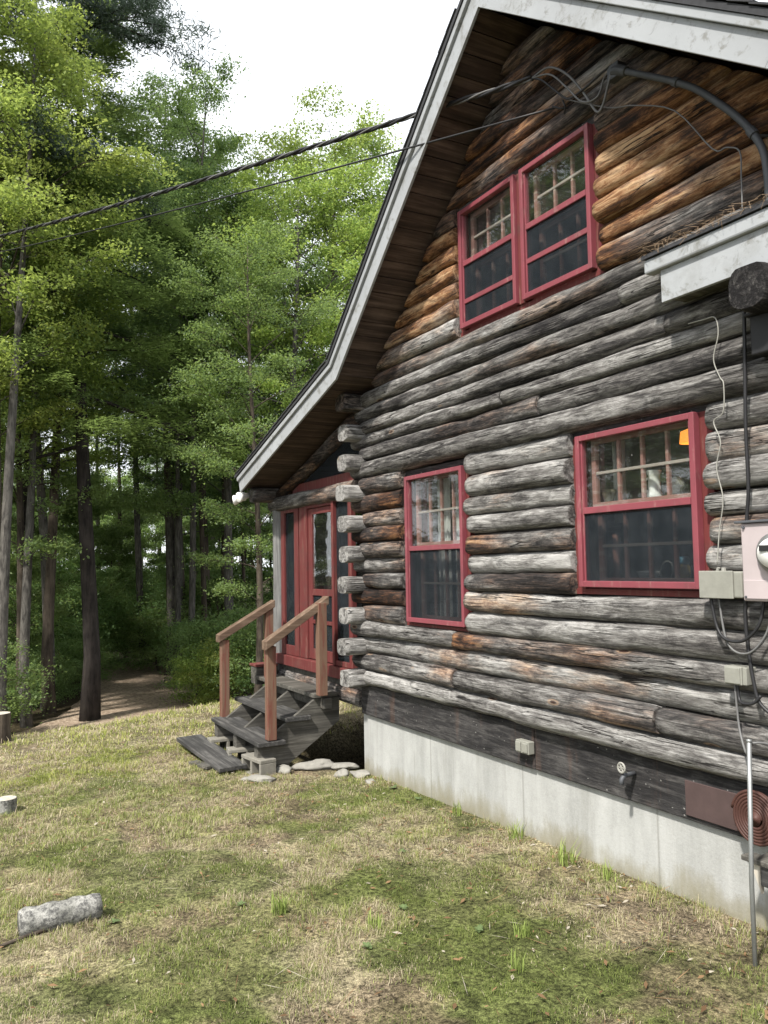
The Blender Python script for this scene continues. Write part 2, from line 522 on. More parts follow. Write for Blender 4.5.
def glass_mat(name, dusty=0.016, seedsc=9):
    m = N(name)
    fr = m.node('ShaderNodeFresnel')
    geo = m.node('ShaderNodeNewGeometry')     # thin pane: same reflectance from both sides
    m.link(m.math('ADD', 1.5, m.math('MULTIPLY', geo.outputs['Backfacing'], 1 / 1.5 - 1.5)), fr.inputs['IOR'])
    gl = m.node('ShaderNodeBsdfGlossy'); gl.inputs['Roughness'].default_value = 0.015
    tp = m.node('ShaderNodeBsdfTransparent'); tp.inputs['Color'].default_value = (0.965, 0.975, 0.97, 1)
    mx = m.node('ShaderNodeMixShader'); m.link(fr.outputs[0], mx.inputs[0]); m.link(tp.outputs[0], mx.inputs[1]); m.link(gl.outputs[0], mx.inputs[2])
    df = m.node('ShaderNodeBsdfDiffuse'); df.inputs['Color'].default_value = (0.45, 0.44, 0.42, 1)
    nz = m.noise(m.coords((1, 1, 1)), seedsc, 8, 0.75)
    dn = m.ramp(nz, [(0.45, dusty * 0.4), (0.62, dusty), (0.78, dusty * 4)])
    spk = m.ramp(m.noise(m.coords((1, 1, 1)), 70, 3, 0.5), [(0.70, 0.0), (0.76, 0.35)])
    mx2 = m.node('ShaderNodeMixShader'); m.link(m.math('ADD', dn, spk, True), mx2.inputs[0]); m.link(mx.outputs[0], mx2.inputs[1]); m.link(df.outputs[0], mx2.inputs[2])
    bw = m.noise(m.coords((1, 1, 1)), 2.5, 2, 0.5)
    bp = m.node('ShaderNodeBump'); bp.inputs['Strength'].default_value = 0.05; bp.inputs['Distance'].default_value = 0.02
    m.link(bw, bp.inputs['Height']); m.link(bp.outputs[0], gl.inputs['Normal'])
    m.link(mx2.outputs[0], m.out.inputs['Surface'])
    return m.m


def screen_mat():
    m = N('insect screen mesh')
    tp = m.node('ShaderNodeBsdfTransparent')
    df = m.node('ShaderNodeBsdfDiffuse')
    c = m.ramp(m.noise(m.coords((1, 1, 1)), 6, 5, 0.7), [(0.4, (0.022, 0.027, 0.032)), (0.65, (0.034, 0.04, 0.046))])
    m.link(c, df.inputs['Color'])
    mx = m.node('ShaderNodeMixShader'); mx.inputs[0].default_value = 0.5
    m.link(tp.outputs[0], mx.inputs[1]); m.link(df.outputs[0], mx.inputs[2]); m.link(mx.outputs[0], m.out.inputs['Surface'])
    return m.m


M['glass'] = glass_mat('old window glass')
M['screen'] = screen_mat()
lm_ = N('glowing amber shade')
lm_.color((0.7, 0.35, 0.08))
lm_.b.inputs['Emission Color'].default_value = (1.0, 0.33, 0.05, 1)
lm_.b.inputs['Emission Strength'].default_value = 0.9
M['lamp'] = lm_.m


def bark_mat(name, dark, light, sc=(9, 9, 1.6), spots=False):
    m = N(name, rough=0.95, spec=0.15)
    g = m.noise(m.coords(sc), 1, 8, 0.7, 0.4)
    b = m.noise(m.coords((1, 1, 1)), 3, 5, 0.6)
    c = m.ramp(m.math('ADD', m.math('MULTIPLY', g, 0.7), m.math('MULTIPLY', b, 0.3)), [(0.38, dark), (0.62, light)])
    if spots:
        sp = m.ramp(m.noise(m.coords((34, 24, 34)), 1, 9, 0.85), [(0.46, 0.0), (0.56, 0.85)])
        c = m.mix(sp, c, (0.05, 0.05, 0.05))
    m.color(c); m.bump(g, 0.8, 0.02)
    return m.m


M['bark_dark'] = bark_mat('dark hemlock bark', (0.012, 0.010, 0.010), (0.05, 0.043, 0.038))
M['bark_grey'] = bark_mat('grey bark', (0.03, 0.028, 0.026), (0.15, 0.14, 0.125), (22, 22, 4))
M['bark_brown'] = bark_mat('brown bark', (0.03, 0.024, 0.02), (0.11, 0.09, 0.07))
M['birch'] = bark_mat('pale lichen bark', (0.12, 0.12, 0.105), (0.38, 0.375, 0.35), (9, 9, 9), True)
M['cutwood'] = board_mat('pale cut wood', (0.25, 0.22, 0.18), (0.42, 0.38, 0.32), (0.6, 0.57, 0.5), 'z')
M['leaf_lime'] = leaf_mat('yellow-green maple leaf', (0.10, 0.165, 0.038), (0.29, 0.355, 0.085), (0.56, 0.68, 0.15), 0.52)
M['leaf_green'] = leaf_mat('green leaf', (0.07, 0.13, 0.05), (0.20, 0.29, 0.10), (0.42, 0.56, 0.14), 0.5)
M['leaf_dark'] = leaf_mat('dark green leaf', (0.055, 0.10, 0.05), (0.14, 0.215, 0.10), (0.26, 0.4, 0.12), 0.45)
M['needle'] = leaf_mat('conifer needle', (0.03, 0.048, 0.035), (0.09, 0.12, 0.08), (0.1, 0.18, 0.08), 0.18)


def ground_mat():
    m = N('lawn soil and moss', rough=0.95, spec=0.1)
    c = m.attr('col', 'Color')
    n = m.noise(m.coords((1, 1, 1)), 38, 7, 0.75)
    n2 = m.noise(m.coords((1, 1, 1)), 140, 5, 0.7)
    c = m.mix(1.0, c, m.ramp(n, [(0.38, 0.16), (0.5, 0.72), (0.64, 1.45)]), 'MULTIPLY')
    c = m.mix(1.0, c, m.ramp(n2, [(0.36, 0.35), (0.62, 1.4)]), 'MULTIPLY')
    m.color(c); m.bump(m.math('ADD', n, m.math('MULTIPLY', n2, 0.5)), 0.7, 0.02)
    return m.m


M['ground'] = ground_mat()


def grass_mat():
    m = N('grass blades', rough=0.6, spec=0.2)
    c = m.attr('col', 'Color')
    m.color(c)
    tr = m.node('ShaderNodeBsdfTranslucent'); m.link(c, tr.inputs['Color'])
    mx = m.node('ShaderNodeMixShader'); mx.inputs[0].default_value = 0.3
    m.link(m.b.outputs[0], mx.inputs[1]); m.link(tr.outputs[0], mx.inputs[2]); m.link(mx.outputs[0], m.out.inputs['Surface'])
    return m.m


M['grass'] = grass_mat()
pm = N('packed dirt and needles', rough=0.95, spec=0.1)
n_ = pm.noise(pm.coords((1, 1, 1)), 14, 8, 0.75)
pm.color(pm.ramp(n_, [(0.35, (0.13, 0.098, 0.072)), (0.5, (0.26, 0.20, 0.148)), (0.66, (0.42, 0.35, 0.27))]))
pm.bump(n_, 0.6, 0.03)
M['path'] = pm.m


# ------------------------------------------------------------------ ground
def axis_vals(fine0, fine1, step, far0, far1):
    a = list(np.arange(fine0, fine1 + 1e-6, step))
    t = fine0; st = step; lo = []
    while t > far0:
        st = min(st * 1.12, 6); t -= st; lo.append(t)
    t = fine1; st = step; hi = []
    while t < far1:
        st = min(st * 1.12, 6); t += st; hi.append(t)
    return np.array(lo[::-1] + a + hi)


def lawn_colour(x, y):
    """albedo of soil, dry thatch, moss patches, with porch shade painted in; returns colour and a greenness 0..1"""
    moss = smooth(0.52, 0.62, fbm(x * 1.9 + 3, y * 1.9 - 5, 21, 6))
    dry = smooth(0.42, 0.58, fbm(x * 3.0 - 11, y * 2.0 + 4, 33, 6))
    bare = smooth(0.60, 0.70, fbm(x * 2.6 + 40, y * 2.6, 45, 6))
    wall = smooth(-1.1, -0.25, y) * smooth(1.6, 3.8, x)
    bare = np.clip(np.maximum(bare, wall * smooth(0.3, 0.55, fbm(x * 3, y * 3, 51, 4))), 0, 1)
    moss = np.clip(moss * 0.8 + 0.7 * smooth(0.44, 0.56, fbm(x * 2.2 + 9, y * 2.2, 25, 5)) * smooth(2.0, 3.6, x) * smooth(-0.5, -1.2, y), 0, 1) * smooth(-3.2, -1.0, x)
    dark = smooth(0.35, 0.65, fbm(x * 8, y * 8, 61, 5))
    c = np.stack([0.235 + 0 * x, 0.215 + 0 * x, 0.11 + 0 * x], -1)
    def mx(c, t, col): return c * (1 - t[..., None]) + np.array(col) * t[..., None]
    c = mx(c, dry, (0.31, 0.27, 0.17))
    c = mx(c, moss * 0.85, (0.10, 0.125, 0.035))
    c = mx(c, bare * 0.6, (0.21, 0.155, 0.11))
    c = c * (0.66 + 0.55 * dark[..., None])
    forest_and_shade = smooth(2.6, 4.2, -x - (3.25 + 0.37 * (np.clip(y, -7, 4) + 3)))
    forest_and_shade = np.maximum(forest_and_shade, smooth(8, 11, np.hypot(x - 3, y)))
    forest_and_shade = np.maximum(forest_and_shade, smooth(-2.6, -2.0, x) * (1 - smooth(-0.35, -0.1, x)) * smooth(-0.55, -0.25, y))  # soil under the porch darkened too: shade put into the colour
    c = mx(c, forest_and_shade, (0.060, 0.048, 0.028))
    return c, moss, dry, bare, forest_and_shade


gx = axis_vals(-9, 8, 0.05, -130, 120)
gy = axis_vals(-5.5, 4, 0.05, -90, 130)
X, Y = np.meshgrid(gx, gy, indexing='ij')
Z = terrain(X, Y)
# keep soil out of the cabin's cellar
nx, ny = X.shape
idx = np.arange(nx * ny).reshape(nx, ny)
q = np.stack([idx[:-1, :-1], idx[1:, :-1], idx[1:, 1:], idx[:-1, 1:]], -1).reshape(-1, 4)
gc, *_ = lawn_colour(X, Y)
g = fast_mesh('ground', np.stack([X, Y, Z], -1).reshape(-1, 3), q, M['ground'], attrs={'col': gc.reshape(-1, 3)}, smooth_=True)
tag(g, kind='structure')

# path in the woods
pc = [at(-40, 13.0), at(20, 14.0), at(62, 15.2), at(100, 16.8), at(128, 18.6), at(146, 20.8), at(148, 23), at(132, 26), at(100, 30), at(60, 36)]
pw = [2.6, 2.6, 2.6, 2.6, 2.6, 2.5, 2.4, 2.2, 2.0, 2.0]
P = np.array(pc)[:, :2]
tt = np.linspace(0, len(P) - 1, 120)
cx = np.interp(tt, range(len(P)), P[:, 0]); cy = np.interp(tt, range(len(P)), P[:, 1]); cw = np.interp(tt, range(len(P)), pw)
k_ = np.ones(9) / 9
cx[4:-4] = np.convolve(cx, k_, 'valid'); cy[4:-4] = np.convolve(cy, k_, 'valid')
tx = np.gradient(cx); ty = np.gradient(cy); L_ = np.hypot(tx, ty); nxn = -ty / L_; nyn = tx / L_
nc = 17
ss = np.linspace(-0.5, 0.5, nc)
px_ = np.zeros((120, nc)); py_ = np.zeros((120, nc))
for j, s_ in enumerate(ss):
    e = 1 + (0.35 * (fbm(np.arange(120) * 0.23, np.full(120, 3.0 + (s_ > 0) * 9), 77, 4) - 0.5) if abs(s_) > 0.4 else 0)
    px_[:, j] = cx + nxn * s_ * cw * e; py_[:, j] = cy + nyn * s_ * cw * e
pz_ = terrain(px_, py_) + 0.03 - 0.045 * (np.abs(ss)[None, :] > 0.46)
idx = np.arange(120 * nc).reshape(120, nc)
q = np.stack([idx[:-1, :-1], idx[1:, :-1], idx[1:, 1:], idx[:-1, 1:]], -1).reshape(-1, 4)
tag(fast_mesh('path', np.stack([px_, py_, pz_], -1).reshape(-1, 3), q, M['path'], smooth_=True), kind='structure')

# ------------------------------------------------------------------ the cabin
cabin = empty('log_cabin', (0, 0, 0), label='weathered log cabin with red framed windows, white roof trim and concrete foundation', cat='cabin')

ROOF = [(-2.22, 2.85), (0.47, 3.641), (2.788, 5.69), (4.884, 4.085), (6.25, 3.04)]   # underside line of the rake boards


def roof_z(x):
    return float(np.interp(x, [p[0] for p in ROOF], [p[1] for p in ROOF]))


OV = 0.45
DEPTH = 7.2
LOGSEED = [0]


def make_log(name, x0, x1, z0, z1, brown, lite, yb=-0.088, axis='x', y0c=0.015, mat=None, parent=cabin, cutroof=False,
             capl=0.02, capr=0.02, wob=1.0, square=False, k_square=None, nseg=22, extra_r=1.05):
    LOGSEED[0] += 1
    sd_ = LOGSEED[0] * 7.31
    L = x1 - x0
    n = max(4, int(L / 0.045))
    ts = np.linspace(0, 1, n + 1)
    verts = []; br = []; li = []
    zc, rz = (z0 + z1) / 2, (z1 - z0) / 2 * extra_r
    ry = (y0c - yb)
    for i, t in enumerate(ts):
        x = x0 + L * t
        dr = (mn.noise(Vector((x * 0.9 + sd_, sd_, 1.0))) * 0.11 + mn.noise(Vector((x * 3.1 + sd_, sd_, 5.0))) * 0.035 + mn.noise(Vector((x * 9 + sd_, sd_, 8.0))) * 0.02) * wob
        dz = (mn.noise(Vector((x * 0.8, sd_ * 1.7, 9.0))) * 0.013 + mn.noise(Vector((x * 2.6, sd_ * 1.7, 3.0))) * 0.004) * wob
        dy = mn.noise(Vector((x * 0.7, sd_ * 2.7, 19.0))) * 0.03 * wob
        k = 1.0
        dl, drr = (x - x0), (x1 - x)
        if capl and dl < capl: k *= 0.95 + 0.05 * math.sqrt(max(0, dl) / capl)
        if capr and drr < capr: k *= 0.95 + 0.05 * math.sqrt(max(0, drr) / capr)
        for j in range(nseg):
            a = 2 * math.pi * j / nseg
            ca, sa = math.cos(a), math.sin(a)
            if not square:
                ca = math.copysign(abs(ca) ** 0.68, ca); sa = math.copysign(abs(sa) ** 0.82, sa)
            if square:
                e = 0.35 if k_square is None else k_square
                ca = math.copysign(abs(ca) ** e, ca); sa = math.copysign(abs(sa) ** e, sa)
            loc = 1 + dr + mn.noise(Vector((x * 4.0 + sd_, ca * 1.3, sa * 1.3 + sd_))) * 0.09 * wob + mn.noise(Vector((x * 2.0 + sd_, ca * 3, sa * 3 + sd_))) * 0.05 * wob
            yy = y0c + dy + ca * ry * loc * k
            zz = zc + dz + sa * rz * loc * k
            verts.append((x, yy, zz))
            br.append(brown + 0.35 * mn.noise(Vector((x * 0.8 + sd_, 4.0, sd_))))
            li.append(lite + 0.35 * mn.noise(Vector((x * 0.6 + sd_, 14.0, sd_))))
    faces = []
    for i in range(n):
        for j in range(nseg):
            j2 = (j + 1) % nseg
            faces.append((i * nseg + j, (i + 1) * nseg + j, (i + 1) * nseg + j2, i * nseg + j2))
    faces.append(tuple(range(nseg)))
    faces.append(tuple(range((n + 1) * nseg - 1, n * nseg - 1, -1)))
    if cutroof:
        verts = [(x, y, min(z, roof_z(x) + 0.02)) for x, y, z in verts]
    mb = MB()
    if axis == 'x':
        mb.add(verts, faces)
    else:       # swap roles: x -> y ; y offset -> x
        mb.add([(parent_x + (y - y0c), x, z) for x, y, z in verts], [tuple(reversed(f)) for f in faces])
    o = mb.build(name, mat or (M['log'] if axis == 'x' else M['logy']), parent, smooth_=True,
                 attrs={'brown': br, 'lite': li, 'seed': float(sd_)})
    me = o.data
    me.polygons[len(faces) - 1].use_smooth = False
    me.polygons[len(faces) - 2].use_smooth = False
    return o


parent_x = 0.0
# foundation, sill
mb = MB(); mb.box(0.0, 5.55, 0.0, DEPTH - 0.6, -0.6, 0.555)
mb.build('foundation', M['concrete'], cabin, bevel=0.008)
mb = MB(); mb.box(0.03, 2.61, -0.035, 0.16, 0.558, 0.845); mb.build('sill_beam', M['sill'], cabin, bevel=0.01)
mb = MB(); mb.box(2.613, 5.5, -0.032, 0.16, 0.560, 0.842); mb.build('sill_beam', M['sill'], cabin, bevel=0.01)
mb = MB(); mb.box(3.90, 4.32, -0.046, -0.036, 0.59, 0.775); mb.build('metal_plate', M['rustplate'], cabin, bevel=0.003)
# near-black backing sheet with openings; its colour deepens the shade between logs
OPEN = [(0.92, 1.925, 1.44, 2.785), (3.08, 4.17, 1.75, 2.79), (1.84, 3.43, 3.72, 4.765)]
mb = MB()
xs = sorted(set([0.02, 5.5] + [v for o in OPEN for v in o[:2]] + list(np.arange(0.1, 5.5, 0.1)) + [0.47, 2.788, 4.884]))
zs = sorted(set([0.85] + [v for o in OPEN for v in o[2:]]))
for a, b in zip(xs[:-1], xs[1:]):
    mid = (a + b) / 2
    lev = [z for z in zs] + [None]
    for i in range(len(zs)):
        z0 = zs[i]
        if i + 1 < len(zs):
            ta = min(zs[i + 1], roof_z(a)); tb = min(zs[i + 1], roof_z(b)); ztop = zs[i + 1]
        else:
            ta, tb, ztop = roof_z(a), roof_z(b), 9
        if any(o[0] <= mid <= o[1] and o[2] <= (z0 + 0.01) < o[3] for o in OPEN): continue
        za, zb = min(z0, ta), min(z0, tb)
        if ta - za < 1e-4 and tb - zb < 1e-4: continue
        mb.prism([(a, za), (b, zb), (b, tb + 1e-4), (a, ta + 1e-4)], 'y', 0.0, 0.06)
mb.build('gap_shade_backing', plain('dark gap shade', (0.016, 0.014, 0.013), 0.95), cabin)

CB = [0.85, 0.988, 1.14, 1.297, 1.437, 1.595, 1.75, 1.887, 2.03, 2.18, 2.314, 2.462, 2.627, 2.785, 2.943, 3.08, 3.20, 3.33,
      3.465, 3.60, 3.73, 3.885, 4.03, 4.175, 4.32, 4.465, 4.61, 4.76, 4.90, 5.04, 5.18, 5.32, 5.46, 5.60]
JOINT = {1: [3.72], 3: [1.72], 2: [], 5: [], 15: [2.42], 14: [2.80], 13: [3.98], 16: [4.0], 1.5: []}
JOINT = {1: [1.70, 3.75], 3: [1.72], 14: [2.80], 15: [2.40], 16: [3.95], 18: [3.6]}
# tone of each course: (brown, lite)
TONE = {0: (0.10, 0.72), 1: (0.22, 0.55), 2: (0.12, 0.72), 3: (0.25, 0.55), 4: (0.12, 0.66), 5: (0.12, 0.68), 6: (0.35, 0.48), 7: (0.05, 0.82),
        8: (0.35, 0.45), 9: (0.12, 0.66), 10: (0.22, 0.66), 11: (0.20, 0.62), 12: (0.12, 0.66), 13: (0.05, 0.48), 14: (0.12, 0.40),
        15: (0.08, 0.55), 16: (0.05, 0.52), 17: (0.06, 0.50), 18: (0.06, 0.50), 19: (0.30, 0.45), 20: (0.55, 0.55), 21: (0.6, 0.66),
        22: (0.80, 0.68), 23: (0.85, 0.74), 24: (0.85, 0.72), 25: (0.8, 0.62), 26: (0.75, 0.58), 27: (0.6, 0.5), 28: (0.6, 0.45)}
r2 = random.Random(5)
for ci in range(len(CB) - 1):
    z0, z1 = CB[ci], CB[ci + 1]
    zm = (z0 + z1) / 2
    xl = 0.15 if ci % 2 == 0 else -0.03
    if ci == 0: xl = 0.06
    xr = 5.5
    if z1 > 3.45:
        zz = z0 + 0.02
        xl = max(0.05, float(np.interp(zz, [3.641, 5.69], [0.47, 2.788])) - 0.03) if zz > 3.5 else 0.05
    if z1 > 3.6:
        xr = min(5.5, 2.788 + (5.69 - z0) / 0.766)
    spans = [(xl, xr)]
    for (a, b, c, d) in OPEN:
        if c - 0.02 <= zm <= d:
            new = []
            for s0, s1 in spans:
                if s0 < a and s1 > b: new += [(s0, a + 0.005), (b - 0.005, s1)]
                else: new.append((s0, s1))
            spans = new
    for j in JOINT.get(ci, []):
        new = []
        for s0, s1 in spans:
            if s0 < j < s1: new += [(s0, j - 0.003), (j + 0.003, s1)]
            else: new.append((s0, s1))
        spans = new
    bt, lt = TONE.get(ci, (0.5, 0.4))
    for si, (s0, s1) in enumerate(spans):
        if s1 - s0 < 0.08: continue
        b_ = bt + r2.uniform(-0.08, 0.08); l_ = lt + r2.uniform(-0.07, 0.07)
        if s1 < 1.0 and 4 <= ci <= 12: b_ = 0.55 + r2.uniform(-0.3, 0.2); l_ = 0.42 + r2.uniform(-0.12, 0.1)
        if s0 > 3.9 and 5 <= ci <= 12: l_ += 0.10
        yb = -0.094 - r2.uniform(-0.014, 0.016)
        s0b = s0 + r2.uniform(-0.035, 0.02) if s0 > 0.5 and z1 < 3.4 else s0
        make_log('wall_log', s0b, s1, z0, z1, b_, l_, yb=yb, cutroof=(z1 > 3.4))

# corner logs of the side wall, ends sticking out past the gable
for k in range(10):
    zc = 0.914 + 0.2885 * k
    sq = k in (0, 9)
    parent_x = 0.115
    make_log('corner_log', -0.255 - r2.uniform(-0.015, 0.02), 5.9 if k < 9 else 0.5, zc - 0.073, zc + 0.073, 0.5 if k == 9 else -0.25, (0.45 if k == 9 else 0.74) + r2.uniform(-0.08, 0.1),
             yb=-0.105, axis='y', y0c=0.0, square=True, k_square=0.35 if sq else 0.62, extra_r=1.08, capl=0.008, wob=0.45, nseg=24)
    if k < 9:
        make_log('corner_log', 0.10, 5.9, zc + 0.073, zc + 0.2125, 0.3, 0.4, yb=-0.09, axis='y', y0c=0.0, wob=0.6, nseg=12)
# remaining walls, plain log walls out of view
mb = MB()
for k in range(16):
    z = 0.85 + 0.15 * k + 0.07
    mb.tube([(5.5, 0.05, z), (5.5, DEPTH - 0.7, z)], 0.078, 12)
    mb.tube([(0.1, DEPTH - 0.7, z), (5.5, DEPTH - 0.7, z)], 0.078, 12)
mb.prism([(0.1, 3.2), (5.5, 3.2), (5.5, 3.6), (2.788, 5.6), (0.47, 3.6), (0.1, 3.5)], 'y', DEPTH - 0.75, DEPTH - 0.65)
mb.build('rear_wall', M['log'], cabin, smooth_=False, attrs={'brown': 0.2, 'lite': 0.5, 'seed': 3.0})
# interior: floors and inner wall lining, so that the rooms are dark
mb = MB()
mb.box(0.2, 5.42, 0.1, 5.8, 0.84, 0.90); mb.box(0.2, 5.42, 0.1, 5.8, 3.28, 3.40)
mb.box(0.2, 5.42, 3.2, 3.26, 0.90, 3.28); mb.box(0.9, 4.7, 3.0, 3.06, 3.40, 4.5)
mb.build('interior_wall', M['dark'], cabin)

# roof
def roof_strip(name, y0, y1, lo, hi, mat, bevel=0.0, pts=None, dx0=0.0, dx1=0.0):
    """slab following the roof line between y0 and y1, from lo to hi above the underside line (measured square to the slope)"""
    pts = pts or ROOF
    V = [Vector((p[0], 0, p[1])) for p in pts]
    def off(h):
        out = []
        for i, p in enumerate(V):
            ns = []
            if i > 0: d = (p - V[i - 1]).normalized(); ns.append(Vector((-d.z, 0, d.x)))
            if i < len(V) - 1: d = (V[i + 1] - p).normalized(); ns.append(Vector((-d.z, 0, d.x)))
            nn = sum(ns, Vector()); nn = nn / len(ns); nn = nn / nn.dot(ns[0]) if len(ns) > 1 else ns[0]
            out.append(p + nn * h)
        return out
    A, B = off(lo), off(hi)
    A[0].x -= dx0; B[0].x -= dx0; A[-1].x += dx1; B[-1].x += dx1
    mb = MB()
    for i in range(len(A) - 1):
        q = [(A[i].x, A[i].z), (A[i + 1].x, A[i + 1].z), (B[i + 1].x, B[i + 1].z), (B[i].x, B[i].z)]
        mb.prism(q, 'y', y0, y1)
    return mb.build(name, mat, cabin, bevel=bevel)


roof = roof_strip('roof', -OV - 0.055, DEPTH, 0.185, 0.215, M['shingle'], dx0=0.05, dx1=0.05)
# ragged shingle courses on top (part of the roof's surface)
mb = MB()
V = ROOF
for (a, b) in ((0, 1), (1, 2), (2, 3), (3, 4)):
    p = Vector((V[a][0], 0, V[a][1])); q = Vector((V[b][0], 0, V[b][1]))
    L = (q - p).length; d = (q - p).normalized(); nn = Vector((-d.z, 0, d.x))
    up = 1 if q.z > p.z else -1
    k = 0; s = 0.05
    while s < L - 0.12:
        y = -OV - 0.065
        while y < DEPTH:
            wy = 0.30
            base = p + d * s
            lo = base + nn * (0.216 + (0.012 if up > 0 else 0.004)) ; hi = base + d * 0.16 + nn * (0.216 + (0.004 if up > 0 else 0.012))
            hh = 0.007 + r2.random() * 0.006
            jl = r2.uniform(-0.006, 0.006)
            v = [(lo.x, y, lo.z), (lo.x, y + wy - 0.008, lo.z), (hi.x, y + wy - 0.008, hi.z), (hi.x, y, hi.z)]
            v2 = [(a_ + nn.x * hh, b_, c_ + nn.z * hh) for a_, b_, c_ in v]
            mb.add(v + v2, [(0, 1, 2, 3), (7, 6, 5, 4), (0, 4, 5, 1), (1, 5, 6, 2), (2, 6, 7, 3), (3, 7, 4, 0)])
            y += wy
            if y > 0.6: wy = 0.3
        s += 0.14
mb.build('shingles', M['shingle'], roof)
roof_strip('rake_board', -OV - 0.022, -OV, 0.0, 0.135, M['white'], bevel=0.003)
roof_strip('rake_moulding', -OV - 0.045, -OV, 0.137, 0.183, M['white'], bevel=0.004)
# soffit: roof deck planks running back along the house
mb = MB()
for (a, b) in ((0, 1), (1, 2), (2, 3), (3, 4)):
    p = Vector((V[a][0], 0, V[a][1])); q = Vector((V[b][0], 0, V[b][1]))
    L = (q - p).length; d = (q - p).normalized(); nn = Vector((-d.z, 0, d.x))
    n = int(L / 0.142)
    for i in range(n):
        s0 = L * i / n + 0.003; s1 = L * (i + 1) / n - 0.003
        lo = 0.058 + r2.uniform(-0.006, 0.006)
        c = [p + d * s0 + nn * lo, p + d * s1 + nn * (lo + r2.uniform(-0.004, 0.004)), p + d * s1 + nn * 0.183, p + d * s0 + nn * 0.183]
        mb.prism([(w_.x, w_.z) for w_ in c], 'y', -OV + 0.002, DEPTH - 0.05)
mb.build('soffit', M['soffit'], cabin)

# porch under the low roof
def blocks(name, boxes, mat, parent, bevel=0.003):
    mb = MB()
    for b in boxes: mb.box(*b)
    return mb.build(name, mat, parent, bevel=bevel)


mb = MB(); mb.tube([(-2.21, 0.03, -0.75), (-2.215, 0.03, 0.7), (-2.20, 0.03, 1.8), (-2.205, 0.03, 2.72)], [0.10, 0.095, 0.092, 0.095], 14)
mb.build('porch_post', M['postwood'], cabin, smooth_=False)
make_log('porch_beam', -2.32, 0.02, 2.63, 2.80, 0.30, 0.46, yb=-0.09)
parent_x = -2.2
make_log('eave_beam', -0.34, 5.8, 2.735, 2.90, 0.25, 0.42, yb=-0.085, axis='y', y0c=0.0)
mb = MB(); mb.tube([(-2.15, 0.02, 2.80), (-1.0, 0.025, 3.14), (0.05, 0.02, 3.45)], [0.085, 0.08, 0.085], 12)
mb.build('rafter_log', M['log'], cabin, smooth_=True, attrs={'brown': 0.55, 'lite': 0.32, 'seed': 55.0})
tri = empty('gable_screen'); tri.parent = cabin
mb = MB(); mb.box(-1.75, 0.0, 0.005, 0.05, 2.80, 2.90); mb.build('frame', M['redold_shaded'], tri, bevel=0.003)
mb = MB(); mb.prism([(-1.9, 2.86), (0.0, 2.86), (0.0, 3.44)], 'y', 0.035, 0.038); mb.build('screen', M['screen'], tri)
panl = empty('screen_panel'); panl.parent = cabin
blocks('frame', [(-2.07, -1.965, -0.02, 0.03, 0.95, 2.66), (-1.66, -1.54, -0.02, 0.03, 0.95, 2.66), (-1.965, -1.66, -0.018, 0.028, 2.59, 2.66), (-1.965, -1.66, -0.018, 0.028, 0.95, 1.06)], M['redold_shaded'], panl)
blocks('screen', [(-1.965, -1.66, 0.004, 0.007, 1.06, 2.59)], M['screen'], panl, 0)
panr = empty('screen_panel'); panr.parent = cabin
blocks('frame', [(-0.25, -0.17, -0.02, 0.03, 0.95, 2.66), (-0.564, -0.25, -0.018, 0.028, 0.95, 1.0), (-0.564, -0.25, -0.018, 0.028, 2.62, 2.66)], M['redold_shaded'], panr)
blocks('screen', [(-0.564, -0.25, 0.004, 0.007, 1.0, 2.62)], M['screen'], panr, 0)
blocks('door_frame', [(-1.52, -1.31, -0.012, 0.05, 0.95, 2.66), (-0.615, -0.565, -0.035, 0.04, 0.95, 2.66), (-1.31, -0.615, -0.01, 0.04, 2.60, 2.66)], M['redold_shaded'], cabin)
blocks('threshold', [(-2.15, -0.12, -0.06, 0.06, 0.83, 0.945)], M['redold_shaded'], cabin, 0.006)
blocks('porch_floor', [(-2.3, 0.0, 0.0, 5.6, 0.76, 0.828)], M['greywood'], cabin)
make_log('porch_joist', -2.25, 0.0, 0.60, 0.76, 0.3, 0.45, yb=-0.06)
mb = MB()
for yy in (1.5, 3.0, 4.5): mb.box(-2.28, -2.16, yy, yy + 0.1, -0.7, 2.75)
mb.box(-2.27, -2.23, 0.1, 5.6, 0.83, 0.95); mb.box(-2.27, -2.23, 0.1, 5.6, 1.65, 1.72)
mb.build('porch_side_frame', M['redold_shaded'], cabin, bevel=0.003)
mb = MB(); mb.box(-2.252, -2.249, 0.1, 5.6, 0.95, 2.75); mb.build('screen', M['screen'], cabin)
door = empty('screen_door'); door.parent = cabin
blocks('door_rail', [(-1.305, -1.205, 0.006, 0.038, 0.955, 2.595), (-0.70, -0.62, 0.006, 0.038, 0.955, 2.595), (-1.205, -0.70, 0.008, 0.036, 2.53, 2.595),
                     (-1.205, -0.70, 0.008, 0.036, 1.645, 1.715), (-1.205, -0.70, 0.008, 0.036, 1.34, 1.38), (-1.205, -0.70, 0.008, 0.036, 0.955, 1.07),
                     (-0.965, -0.935, 0.009, 0.034, 1.38, 1.645)], M['redold_shaded'], door)
blocks('glass', [(-1.205, -0.70, 0.018, 0.022, 1.715, 2.53)], M['glass'], door, 0)
blocks('screen', [(-1.205, -0.70, 0.02, 0.023, 1.07, 1.34), (-1.205, -0.965, 0.02, 0.023, 1.38, 1.645), (-0.935, -0.70, 0.02, 0.023, 1.38, 1.645)], M['screen'], door, 0)
blocks('back_board', [(-2.2, 0.0, 2.6, 2.64, 0.83, 2.9)], M['dark'], cabin, 0)


